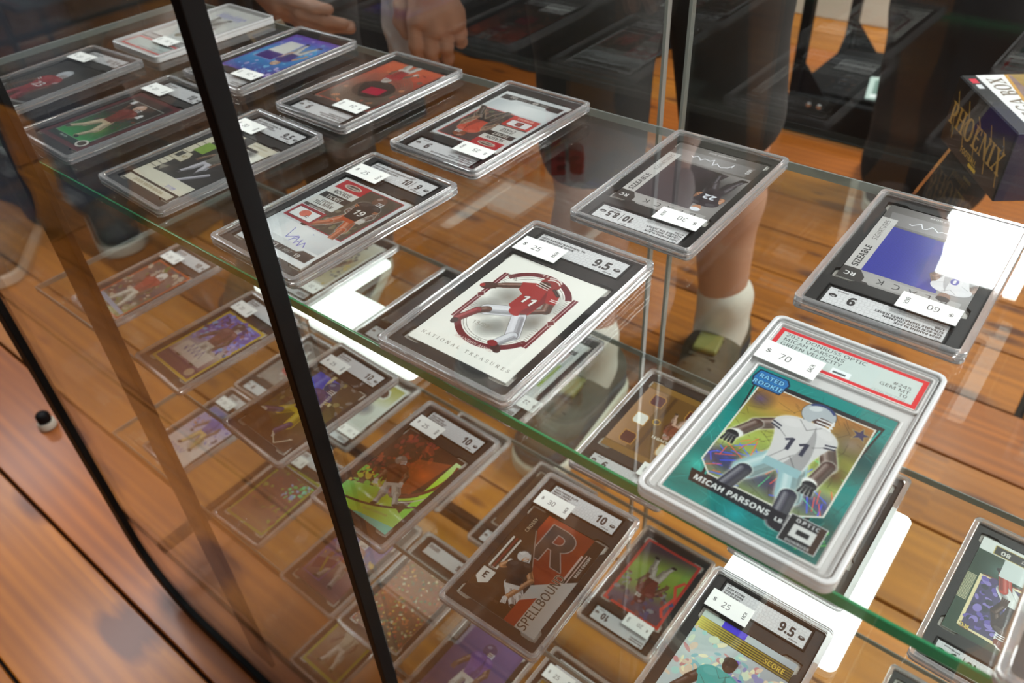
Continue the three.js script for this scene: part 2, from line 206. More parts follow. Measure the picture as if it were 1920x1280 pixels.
const ART = {
  stripesBlack(g) { g.fillStyle = '#1b1a19'; g.fillRect(0, 0, 63, 88); },
  white23(g) { g.fillStyle = '#262320'; g.fillRect(0, 0, 63, 88); g.strokeStyle = '#5b544a'; g.lineWidth = 0.8; for (let r = 6; r < 60; r += 2.6) { g.beginPath(); g.arc(33, 12, r, 0.2, 3.0); g.stroke(); } player(g, 31, 43, 1.25, { jersey: '#a02a2c', pants: '#8e2330', helmet: '#c9cdd2', skin: '#6a4433', num: '23', numColor: '#e6e6e6', stripe: '#e6e6e6' }); T(g, 'ICON', 10, 30, 5, '#55504a', { rot: -90 }); g.fillStyle = '#e6e6e4'; g.beginPath(); g.moveTo(0, 88); g.lineTo(0, 62); g.quadraticCurveTo(16, 84, 44, 88); g.fill(); g.beginPath(); g.moveTo(63, 88); g.lineTo(63, 76); g.quadraticCurveTo(58, 84, 48, 88); g.fill(); g.strokeStyle = '#8d8d8d'; g.lineWidth = 3; g.beginPath(); g.moveTo(0, 59); g.quadraticCurveTo(20, 84, 63, 74); g.stroke(); },
  field10(g) { g.fillStyle = '#5d1c22'; g.fillRect(0, 0, 63, 88); g.fillStyle = '#241a1a'; g.fillRect(5, 4, 53, 80); g.fillStyle = grad(g, 0, 6, 0, 82, '#2b1b14', '#2e2a24', '#1f5f2c', '#2fae57'); g.fillRect(8, 12, 47, 66); soft(g, 42, 60, 16, 'rgba(210,190,60,.5)'); specks(g, 5, 9, 30, 44, 22, 50, ['#4a2a4a', '#2b4a56', '#5b3328', '#7a3a2a'], 0.5, 2); player(g, 30, 36, 0.95, { jersey: '#7c2c20', pants: '#cfb997', helmet: '#caa58f', skin: '#6a4030', glove: '#eee', pose: { le: [-12, -14], lh: [-16, -24], re: [12, -2], rh: [16, -10], lk: [-10, 24], lf: [-20, 34], rk: [9, 26], rf: [4, 40] } }); g.strokeStyle = '#9aa09a'; g.lineWidth = 0.8; g.strokeRect(8, 12, 47, 66); g.fillStyle = '#17332a'; g.fillRect(6, 78, 52, 5); T(g, 'FIRST ON', 20, 80.5, 2.4, '#cfd6cf'); blob(g, 52, 79, 6, 5, '#d8d4cc'); blob(g, 52, 79, 4, 3.2, '#4a3226'); },
  treasures95(g) { g.fillStyle = '#2a2320'; g.fillRect(0, 0, 63, 88); const cream = '#d8d0ba'; g.fillStyle = cream; g.fillRect(0, 1, 63, 18); g.fillStyle = '#2a2320'; g.fillRect(24, 1, 12, 8); g.fillRect(33, 9, 18, 3); g.fillStyle = '#dcd6c4'; g.fillRect(36, 3, 25, 5); T(g, 'TREASURES', 38, 5.5, 2.4, '#8a7a4a', { gap: 0.6 }); g.fillStyle = cream; g.fillRect(0, 19, 9, 62); g.fillStyle = '#2a2320'; for (const y of [24, 29, 56, 61, 66]) g.fillRect(0, y, 8, 0.5); g.fillStyle = '#7fa03a'; g.fillRect(7, 22, 13, 14); g.fillStyle = '#e9eadf'; g.fillRect(42, 12, 20, 22); soft(g, 48, 16, 8, 'rgba(40,36,40,.8)'); player(g, 36, 33, 0.72, { jersey: '#6b665c', pants: '#c3bfc6', helmet: '#4a4744', skin: '#7a5a46', bare: 1 }); limb(g, [[44, 52], [40, 74]], 5, 2, '#24201f'); limb(g, [[52, 52], [38, 70]], 4, 2, '#b9b5bd'); poly(g, [[0, 40], [14, 40], [17, 45], [17, 52], [0, 52]], '#cfc7b0', '#6b5b33', 0.5); g.fillStyle = '#3c3a36'; g.fillRect(2, 41.5, 6, 7); T(g, 'NT', 12, 46, 4, '#8a7a4a', { align: 'center' }); poly(g, [[8, 60], [22, 54], [24, 66], [12, 69]], '#3a302a'); poly(g, [[8, 62], [16, 60], [14, 68]], '#8f8678'); g.fillStyle = cream; poly(g, [[0, 70], [24, 68], [63, 68], [63, 81], [0, 81]], '#e3ddc9'); T(g, '37/99', 46, 77, 4, '#8f8fc9', { align: 'center' }); g.fillStyle = '#2a2320'; g.fillRect(0, 80, 63, 1); g.fillStyle = '#ded7c2'; g.fillRect(2, 82, 58, 6); T(g, 'JAXON SMITH-NJIGBA', 31, 85, 3.3, '#7a6a3c', { align: 'center', font: 'serif' }); },
  ticket(g, o) { g.fillStyle = grad(g, 0, 0, 63, 88, '#dfe3e2', '#c9d0d2', '#e6e9e8'); g.fillRect(0, 0, 63, 88); g.fillStyle = o.back; g.fillRect(26, 3, 33, 52); specks(g, o.seed, 26, 25, 32, 28, 60, o.bokeh, 0.6, 2.2); g.strokeStyle = o.frame; g.lineWidth = 1; g.strokeRect(26, 3, 33, 52); g.strokeStyle = '#ddd'; g.lineWidth = 0.4; g.strokeRect(24.6, 1.8, 35.8, 54.6); player(g, 43, 25, 0.86, o.p); const lb = (y, h, f) => { g.fillStyle = f; g.fillRect(3, y, 25, h); }; lb(2, 11, '#b8262c'); blob(g, 15.5, 7.5, 8, 2.8, '#c9b8a8'); blob(g, 15.5, 7.5, 6.4, 2, '#5a4a44'); T(g, 'CONTENDERS', 15.5, 7.5, 1.8, '#e8dccb', { align: 'center' }); lb(13, 7, '#d9d7d0'); T(g, o.t1, 15.5, 16.7, 5.4, '#2c2723', { align: 'center', sx: 0.8 }); lb(20, 6.2, '#2c2521'); T(g, 'TICKET', 15.5, 23.3, 5, '#cfcac0', { align: 'center', sx: 0.9 }); lb(26.4, 10, '#d6d6d0'); T(g, o.first, 15.5, 29, 3, '#3a3632', { align: 'center' }); T(g, o.last, 15.5, 33.4, 4.8, '#3a3632', { align: 'center', sx: 0.85 }); lb(36.4, 3, '#4a3f3a'); T(g, o.pos ?? 'WIDE RECEIVER', 15.5, 38, 2, '#d0c8c0', { align: 'center' }); poly(g, [[3, 40], [28, 40], [28, 55], [3, 55]], o.frame); poly(g, [[5, 42.4], [26, 42.4], [26, 52.6], [5, 52.6]], '#e9ecea', '#333', 0.4); o.logo(g, 15.5, 47.4); g.fillStyle = grad(g, 0, 56, 63, 76, '#d5dcdd', '#eef1f0', '#b9c2c6'); g.fillRect(3, 57, 57, 16); if (o.ink) { g.strokeStyle = '#2a33b8'; g.lineWidth = 0.5; g.beginPath(); g.moveTo(24, 61); g.lineTo(27, 71); g.lineTo(34, 66); g.moveTo(33, 66); g.lineTo(32, 72); g.lineTo(35, 67); g.lineTo(37, 73); g.lineTo(39, 68); g.lineTo(41, 74); g.lineTo(43, 69); g.lineTo(46, 73); g.stroke(); blob(g, 40, 60, 0.6, 0.4, '#2a33b8'); T(g, '16 MAIL DE TERS OF 1F', 61, 58, 2.4, '#ccc', { rot: -90, sx: 1.2 }); } poly(g, [[3, 75], [14, 75], [17, 78], [46, 78], [49, 75], [60, 75], [60, 83], [3, 83]], '#2f2b28', '#888', 0.4); T(g, o.row, 20, 80.6, 3.2, '#a7a29b', { align: 'center' }); T(g, o.rowN, 28.5, 80.6, 4.6, '#ddd8d0', { align: 'center' }); T(g, '|  SEAT', 39, 80.6, 3.2, '#a7a29b', { align: 'center' }); T(g, o.seat, 49.5, 80.6, 4.6, '#ddd8d0', { align: 'center' }); },
  treasuresWhite(g) { g.fillStyle = '#f1f0e8'; g.fillRect(0, 0, 63, 88); for (const [x, y, r] of [[23, 34, 12], [42, 30, 14], [18, 48, 10], [40, 52, 13], [30, 60, 9], [47, 44, 8]]) soft(g, x, y, r, 'rgba(92,84,72,.6)'); const red = '#6b1420'; g.lineWidth = 3.6; g.strokeStyle = red; g.beginPath(); g.arc(31.5, 30.5, 22.5, Math.PI * 1.16, Math.PI * 1.84); g.stroke(); g.beginPath(); g.arc(31.5, 50.5, 23, Math.PI * 0.12, Math.PI * 0.88); g.stroke(); g.strokeStyle = '#77736a'; g.lineWidth = 0.3; for (const d of [-2.8, -4.4]) { g.beginPath(); g.arc(31.5, 30.5, 22.5 + d, Math.PI * 1.18, Math.PI * 1.82); g.stroke(); g.beginPath(); g.arc(31.5, 50.5, 23 + d, Math.PI * 0.14, Math.PI * 0.86); g.stroke(); }
    for (const x of [8.6, 54.4]) { g.fillStyle = red; g.fillRect(x - 1.5, 17, 3, 46); g.fillStyle = '#c9a9a5'; g.fillRect(x - 0.25, 17, 0.5, 46); poly(g, [[x, 37], [x + 2.2, 40], [x, 43], [x - 2.2, 40]], red, '#d8cfc4', 0.4); g.fillStyle = '#8b857a'; for (let y = 19; y < 62; y += 1.6) if (y < 33 || y > 47) g.fillRect(x + (x < 30 ? 2 : -4), y, 2, 0.35); } poly(g, [[10, 17], [15, 17], [17, 20]], null, '#77736a', 0.3);
    T(g, '49ERS', 31.5, 8.1, 2.4, '#e6d9cf', { align: 'center', gap: 0.9 });
    g.save(); g.translate(31.5, 40); g.scale(1.1, 1.1); g.translate(-31.5, -41);
    limb(g, [[37, 45], [43, 58]], 7, 5.4, '#d7d6dc'); limb(g, [[43, 58], [40, 66]], 5, 4, '#cfd0d6'); blob(g, 42, 69, 3.6, 2.2, '#43201c', 0.6); blob(g, 38.6, 67, 2.6, 2, '#8a1e22'); limb(g, [[31, 44], [21, 49]], 7.6, 6.4, '#dadade'); limb(g, [[21, 49], [17.5, 52]], 4.6, 4, '#6b4230'); limb(g, [[17.5, 52], [13.6, 62]], 4.2, 3, '#8f1f24'); blob(g, 13.4, 64, 1.8, 2.2, '#2b1a18');
    limb(g, [[24, 24], [16, 29], [11.5, 32]], 4.2, 3.4, '#6b4230'); blob(g, 9.6, 33.4, 4.6, 2.8, '#4a2619', -0.5); blob(g, 6.6, 34.6, 1.4, 1.4, '#a3261f'); limb(g, [[42, 26], [45, 35], [36, 42]], 4.8, 3.6, '#6b4230'); blob(g, 33, 43.6, 3.4, 2, '#a3231f', 0.3);
    poly(g, [[22, 22], [28, 19], [38, 19], [44, 22], [46, 29], [40.6, 30], [40, 42], [31, 43], [27, 40], [27.6, 30], [24, 28]], '#a02420'); poly(g, [[36, 20], [41, 30], [39, 42], [35, 42], [38, 30]], '#7c1a19'); T(g, '11', 33.4, 33, 8, '#efece6', { align: 'center', stroke: '#3a1512', lw: 0.5, rot: 8 }); g.strokeStyle = '#e8e0da'; g.lineWidth = 0.6; for (const d of [0, 1.3]) { g.beginPath(); g.moveTo(42, 26 + d); g.lineTo(46, 25.6 + d); g.stroke(); }
    blob(g, 34.6, 16, 5.6, 5, '#8c2a25', 0.2); g.strokeStyle = '#e6dfd8'; g.lineWidth = 0.8; for (const d of [-1, 0.6]) { g.beginPath(); g.arc(35, 17 + d, 5, 4.0, 5.6); g.stroke(); } blob(g, 32.6, 18, 3.2, 2.6, '#4d2f22'); g.strokeStyle = '#d9d4cc'; g.lineWidth = 0.5; for (const y of [17.2, 18.8, 20.2]) { g.beginPath(); g.moveTo(29, y); g.lineTo(36, y + 0.8); g.stroke(); } limb(g, [[39, 19], [43, 22]], 1.6, 1, '#3a2319');
    g.restore();
    T(g, '13/99', 25, 60, 4, '#8d877b', { align: 'center', rot: -4, weight: 'normal' }); T(g, 'BRANDON AIYUK', 31.5, 73.4, 2.7, '#dcc9bf', { align: 'center', font: 'serif' }); T(g, '· • O • ·', 31.5, 69.8, 2, '#77736a', { align: 'center' }); T(g, 'NATIONAL TREASURES', 31.5, 81, 3.1, '#6c675c', { align: 'center', font: 'serif', weight: 'normal', gap: 1.25 }); },
  velocity(g) { g.fillStyle = '#00827c'; g.fillRect(0, 0, 63, 88); for (const [x, y, r, c] of [[6, 70, 18, 'rgba(30,190,175,.8)'], [58, 30, 16, 'rgba(0,60,62,.8)'], [8, 20, 14, 'rgba(10,170,150,.7)'], [56, 76, 18, 'rgba(0,70,60,.9)'], [30, 84, 14, 'rgba(20,170,180,.6)']]) soft(g, x, y, r, c); shards(g, 4, 0, 0, 63, 88, 150, 'rgba(0,50,52,.55)'); shards(g, 9, 0, 0, 63, 88, 90, 'rgba(120,240,225,.5)', 0.14); shards(g, 31, 38, 60, 25, 26, 14, 'rgba(120,255,60,.8)', 0.3);
    poly(g, [[3, 7], [60, 7], [52, 81], [10, 79]], '#14121a'); g.strokeStyle = '#1ba79c'; g.lineWidth = 0.7; g.beginPath(); g.moveTo(4.4, 9); g.lineTo(11.4, 76); g.moveTo(58.6, 9); g.lineTo(50, 79); g.stroke();
    const P = [[6, 10], [57, 10], [57, 66], [48, 72], [12, 72], [6, 66]]; g.save(); g.beginPath(); P.forEach((p, i) => (i ? g.lineTo(...p) : g.moveTo(...p))); g.closePath(); g.clip(); g.fillStyle = grad(g, 0, 10, 0, 72, '#a46a30', '#b98a3c', '#8f8a34', '#9fae4e', '#a7b95a', '#4a4a78', '#7a8a50'); g.fillRect(0, 0, 63, 88); soft(g, 52, 24, 14, 'rgba(120,110,110,.8)'); soft(g, 10, 20, 8, 'rgba(70,60,130,.8)'); soft(g, 52, 44, 10, 'rgba(70,30,20,.8)'); soft(g, 24, 56, 14, 'rgba(200,220,130,.6)'); soft(g, 14, 60, 8, 'rgba(60,70,160,.7)'); soft(g, 40, 62, 10, 'rgba(160,50,60,.6)'); shards(g, 14, 6, 10, 51, 62, 130, 'rgba(50,35,20,.55)', 0.22); shards(g, 15, 6, 50, 51, 22, 26, 'rgba(60,90,255,.9)', 0.4); shards(g, 16, 6, 48, 51, 22, 22, 'rgba(255,90,60,.9)', 0.35); shards(g, 17, 30, 36, 27, 30, 18, 'rgba(90,240,140,.9)', 0.25); g.restore(); poly(g, P, null, '#d8d8cc', 0.7);
    player(g, 34, 36, 1.16, { jersey: '#c9c7c6', pants: '#8fb3b8', helmet: '#a9b0b4', helmetStripe: '#27346b', skin: '#4a2f26', glove: '#17161b', wrist: '#dfe0de', sock: '#2b2a3a', shoe: '#1c1820', num: '11', numColor: '#2c2c40', stripe: '#2c2c40', glow: 'rgba(255,255,240,.95)', pose: { le: [-16, -1], lh: [-21, 9], re: [13, 4], rh: [11, 16], lk: [-10, 22], lf: [-13, 34], rk: [7, 24], rf: [8, 37] } });
    poly(g, [[53, 12], [54, 15], [57, 15], [54.6, 17], [55.6, 20], [53, 18.2], [50.4, 20], [51.4, 17], [49, 15], [52, 15]], '#232c55', '#9a8a5a', 0.3);
    poly(g, [[2, 2], [15, 2], [17, 5], [15.5, 13], [3, 13], [1, 8]], '#1f6fb0', '#0d2748', 0.8); T(g, 'RATED', 8.8, 5.4, 3.9, '#7fc3ea', { align: 'center', stroke: '#0d2748' }); T(g, 'ROOKIE', 9, 10, 3.9, '#7fc3ea', { align: 'center', stroke: '#0d2748' });
    poly(g, [[5, 73], [46, 73], [46, 79.5], [7, 79.5]], '#17151d'); T(g, 'MICAH PARSONS', 24, 76.3, 4, '#dfe3e0', { align: 'center' }); T(g, 'LB', 44, 76.6, 2.8, '#dfe3e0', { align: 'center' }); poly(g, [[47, 71], [61, 71], [61, 85], [47, 85]], '#191518', '#bbb', 0.4); T(g, 'OPTIC', 54, 73.4, 2.6, '#ccc', { align: 'center', gap: 0.4 }); g.strokeStyle = '#c9c9c6'; g.lineWidth = 2; g.strokeRect(50.6, 76, 6.8, 4.4); T(g, 'DONRUSS', 54, 83.2, 2, '#bbb', { align: 'center' }); },
  jersey(g, o) { g.fillStyle = grad(g, 0, 0, 63, 88, '#7f7a78', '#a9a5a2', '#6b6664', '#8f8a88'); g.fillRect(0, 0, 63, 88); g.fillStyle = grad(g, 0, 0, 63, 0, '#4a4542', '#8d8886', '#5a5552'); g.fillRect(0, 64, 63, 24); g.fillStyle = '#c4c0bc'; g.fillRect(54, 12, 9, 60); T(g, 'SIZEABLE', 58.6, 14, 5.2, '#191716', { rot: 90, sx: 1.05 }); T(g, 'SIGNATURES', 58.6, 45, 4, '#4a4643', { rot: 90, weight: 'normal', sx: 0.95, gap: 0.3 }); poly(g, [[46, 0], [63, 0], [63, 12], [54, 12]], '#3b3633'); T(g, 'RC', 57.6, 5.6, 5, '#e8e6e4', { align: 'center', stroke: '#222', lw: 0.4 }); g.fillStyle = '#aaa6a3'; g.fillRect(3, 2, 47, 8); T(g, 'BLACK', 26, 6, 6.4, '#2a2625', { align: 'center', gap: 3.4, weight: 'normal', sx: 1.1 }); g.fillStyle = o.patch; poly(g, [[54, 12], [54, 64], [14, 62], [20, 40], [16, 12]], o.patch); g.fillStyle = 'rgba(0,0,0,.10)'; for (let y = 12; y < 64; y += 1.2) g.fillRect(16, y, 38, 0.5); o.figure(g); g.fillStyle = 'rgba(235,235,240,.22)'; poly(g, [[6, 66], [58, 66], [60, 80], [4, 80]], 'rgba(235,235,240,.2)'); g.strokeStyle = '#f2f2f8'; g.lineWidth = 0.6; const r = rnd(o.seed); g.beginPath(); g.moveTo(18, 73); for (let i = 0; i < 16; i++) g.lineTo(18 + i * 2, 69 + r() * 8); g.stroke(); T(g, o.foot, 30, 84, 2.6, '#cfcbc9', { align: 'center', rot: 180 }); T(g, o.n, 6, 70, 3.6, '#ddd', { rot: 90 }); },
  spellbound(g) { g.fillStyle = '#2b1d14'; g.fillRect(0, 0, 63, 88); poly(g, [[14, 0], [54, 0], [54, 46], [44, 58], [14, 34]], '#8c2f18'); poly(g, [[14, 0], [54, 0], [54, 18], [14, 18]], '#9a3a16'); g.fillStyle = grad(g, 14, 0, 54, 40, 'rgba(220,90,50,.45)', 'rgba(60,10,6,.3)', 'rgba(200,80,40,.3)'); g.fillRect(14, 0, 40, 50); g.fillStyle = '#d3b8b0'; g.fillRect(53, 16, 1.6, 34); g.fillRect(56, 14, 0.9, 30); T(g, 'R', 33, 21, 44, '#3c3230', { align: 'center', stroke: '#a08f88', lw: 1.6, sx: 1.12 }); poly(g, [[0, 30], [14, 15], [40, 62], [0, 80]], '#3a2a1d'); g.strokeStyle = '#a08c80'; g.lineWidth = 0.7; g.beginPath(); g.moveTo(14, 17); g.lineTo(41, 62); g.stroke(); for (const [x, c] of [[3, '#d9d2cb'], [6, '#7a2a22'], [9, '#d9d2cb']]) { g.fillStyle = c; g.fillRect(x, 30, 1.6, 30); } player(g, 24, 54, 0.82, { jersey: '#2a2423', pants: '#d8d3d0', helmet: '#cfcac8', helmetStripe: '#4a4442', skin: '#c98a5c', glove: '#e6e2de', lean: -18, pose: { le: [-15, -4], lh: [-9, -10], re: [14, 4], rh: [-2, 26], lk: [2, 22], lf: [6, 30], rk: [8, 20], rf: [12, 28] } }); poly(g, [[38, 56], [63, 36], [63, 88], [38, 88]], '#cbc4bd'); poly(g, [[38, 70], [47, 62], [47, 88], [38, 88]], '#a3341f'); T(g, 'SPELLBOUND', 51, 87, 9.4, '#33291f', { rot: -90, sx: 0.86, stroke: '#cbb9a6', lw: 0.7, weight: 'normal' }); T(g, 'CROSSY', 8, 22, 4, '#b9a48a', { rot: -90 }); T(g, 'MAXX CROSBY', 58.6, 34, 3, '#d9cfc6', { rot: -90 }); poly(g, [[1, 62], [12, 62], [12, 72], [6, 76], [1, 72]], '#e3ddd6', '#2b1d14', 0.5); T(g, 'E', 6.4, 67.6, 7.5, '#2b1d14', { align: 'center' }); T(g, 'ELITE', 6.4, 60.4, 2.2, '#d8cfc6', { align: 'center' }); T(g, '33/99', 20, 80, 3, '#6a5344'); },
  rainbow(g) { g.fillStyle = '#3a1a0c'; g.fillRect(0, 0, 63, 88); specks(g, 21, 0, 0, 50, 60, 180, ['#54230f', '#7a2a18', '#2c1208', '#a8401c', '#8a2b2b'], 0.8, 3); poly(g, [[40, 0], [63, 0], [63, 30], [44, 40]], '#3a1608'); soft(g, 46, 30, 20, 'rgba(255,110,20,.95)'); poly(g, [[30, 20], [56, 8], [50, 50], [20, 70]], 'rgba(240,110,30,.55)'); g.fillStyle = grad(g, 60, 0, 63, 60, '#d8f5c8', '#c8ff3a', '#9af54a'); g.fillRect(57, 4, 6, 70); g.lineWidth = 3; g.strokeStyle = '#7a2d10'; g.beginPath(); g.arc(20, 20, 44, -0.3, 1.4); g.stroke(); g.lineWidth = 2.4; g.strokeStyle = '#c8ff4a'; g.beginPath(); g.arc(20, 20, 47.5, -0.3, 1.3); g.stroke(); g.strokeStyle = '#e8e0c8'; g.lineWidth = 1; g.beginPath(); g.arc(20, 20, 50, -0.3, 1.2); g.stroke(); specks(g, 22, 0, 50, 30, 30, 90, ['#c9d23a', '#6fd04a', '#e0b83a', '#4a3010', '#8de04a'], 0.8, 3); g.fillStyle = grad(g, 0, 60, 63, 88, '#5fe06a', '#c8f04a', '#e0f06a', '#7fe9b8'); poly(g, [[0, 70], [30, 58], [63, 70], [63, 88], [0, 88]], grad(g, 0, 60, 63, 88, '#6fe06a', '#d8f23a', '#b8f27a')); poly(g, [[30, 86], [63, 80], [63, 88], [26, 88]], '#86ead0'); g.strokeStyle = '#4a2c10'; g.lineWidth = 2; g.beginPath(); g.moveTo(0, 84); g.quadraticCurveTo(40, 78, 63, 56); g.stroke(); player(g, 26, 42, 0.8, { jersey: '#6a2a18', pants: '#d8d2c8', helmet: '#8a7a72', skin: '#8a5a42', lean: -30, glove: '#e0d8d0' }); T(g, 'SELECT CERTIFIED', 30, 81, 2.6, '#c9b46a', { rot: -14 }); },
  patches(g) { g.fillStyle = '#6b4a1c'; g.fillRect(0, 0, 63, 88); g.fillStyle = '#8a6326'; g.fillRect(0, 0, 63, 7); g.fillRect(0, 81, 63, 7); g.fillStyle = grad(g, 40, 0, 63, 0, '#8a6440', '#b58a66'); g.fillRect(44, 8, 19, 72); const px = (x, y, c) => { poly(g, [[x, y], [x + 10, y], [x + 12, y + 3], [x + 12, y + 13], [x + 2, y + 13], [x, y + 10]], c, '#c98f3a', 0.8); }; px(42, 12, '#4a0e14'); px(44, 36, '#efece4'); px(42, 62, '#55202c'); px(10, 14, '#e6e0d2'); px(8, 60, '#4a0e14'); g.fillStyle = 'rgba(230,200,150,.8)'; for (let y = 14; y < 28; y += 1.6) g.fillRect(10, y, 12, 0.5); player(g, 22, 44, 0.5, { jersey: '#8a4a34', pants: '#c9a08a', helmet: '#b08070', skin: '#6a3a2a' }); blob(g, 37, 46, 3.6, 3.6, '#c9982a'); blob(g, 37, 46, 2.4, 2.4, '#4a2f10'); g.fillStyle = '#4a3012'; g.fillRect(35, 8, 3, 32); g.fillRect(35, 52, 3, 28); T(g, 'LEGACY', 25, 30, 4, '#f0e8da', { align: 'center', rot: 180 }); },
  score95(g) { g.fillStyle = grad(g, 0, 0, 63, 40, '#c9d8cc', '#b8c4c9', '#8c8f96'); g.fillRect(0, 0, 63, 88); g.fillStyle = '#4a3ad8'; g.fillRect(14, 0, 16, 5); g.fillStyle = '#1a1712'; g.fillRect(0, 5, 63, 9); g.fillStyle = '#c9b93a'; for (let y = 5.6; y < 13; y += 1.7) g.fillRect(0, y, 63, 0.9); g.fillStyle = grad(g, 0, 0, 63, 0, 'rgba(230,220,110,.9)', 'rgba(120,90,10,.3)', 'rgba(60,40,0,.6)'); g.fillRect(0, 5, 63, 9); T(g, 'SCORE', 52, 9.6, 5.4, '#d8b43a', { align: 'center', stroke: '#2a1d06', lw: 0.5, sx: 0.8 }); specks(g, 41, 0, 15, 63, 40, 140, ['#d9e6c9', '#a9d8d0', '#e0c8b0', '#7fb8c0', '#c98a8a', '#efe8c0'], 0.8, 3); specks(g, 42, 30, 20, 33, 40, 70, ['#3a3ac0', '#6a4ad0', '#8f8fc0', '#a9a4b0'], 0.6, 2.5); player(g, 29, 46, 1.15, { jersey: '#3aa8a4', pants: '#dfe3e2', helmet: '#e2e5e4', skin: '#3a241c', num: '2', numColor: '#e8f0ee', bare: 1 }); },
};
const logos = {
  helmet: (c) => (g, x, y) => { blob(g, x - 0.4, y - 0.6, 4.4, 3.6, c); g.strokeStyle = '#555'; g.lineWidth = 0.5; for (const d of [0, 1.4]) { g.beginPath(); g.moveTo(x + 1.4, y + 0.6 + d); g.lineTo(x + 4.8, y + 0.9 + d); g.stroke(); } },
  letterB: (c) => (g, x, y) => { T(g, 'B', x, y + 0.2, 7.6, c, { align: 'center', sx: 1.4, stroke: '#1a1512', lw: 0.8 }); g.fillStyle = '#1a1512'; g.fillRect(x - 3, y - 0.4, 3, 0.9); },
};
const mk = (fn, ...a) => (g) => fn(g, ...a);
// plainer cards, most of them behind other glass: a border, a ground, a figure
function plain(o) { return (g) => { g.fillStyle = o.border; g.fillRect(0, 0, 63, 88); const b = o.b ?? 3.5; g.fillStyle = Array.isArray(o.ground) ? grad(g, 0, b, 20, 88 - b, ...o.ground) : o.ground; g.fillRect(b, b, 63 - 2 * b, 88 - 2 * b); if (o.specks) specks(g, o.seed ?? 3, b, b, 63 - 2 * b, o.sh ?? 60, o.n ?? 90, o.specks, 0.8, o.sr ?? 3); (o.under ?? (() => {}))(g); if (o.p) player(g, o.px ?? 32, o.py ?? 36, o.ps ?? 1.05, o.p); (o.over ?? (() => {}))(g); }; }
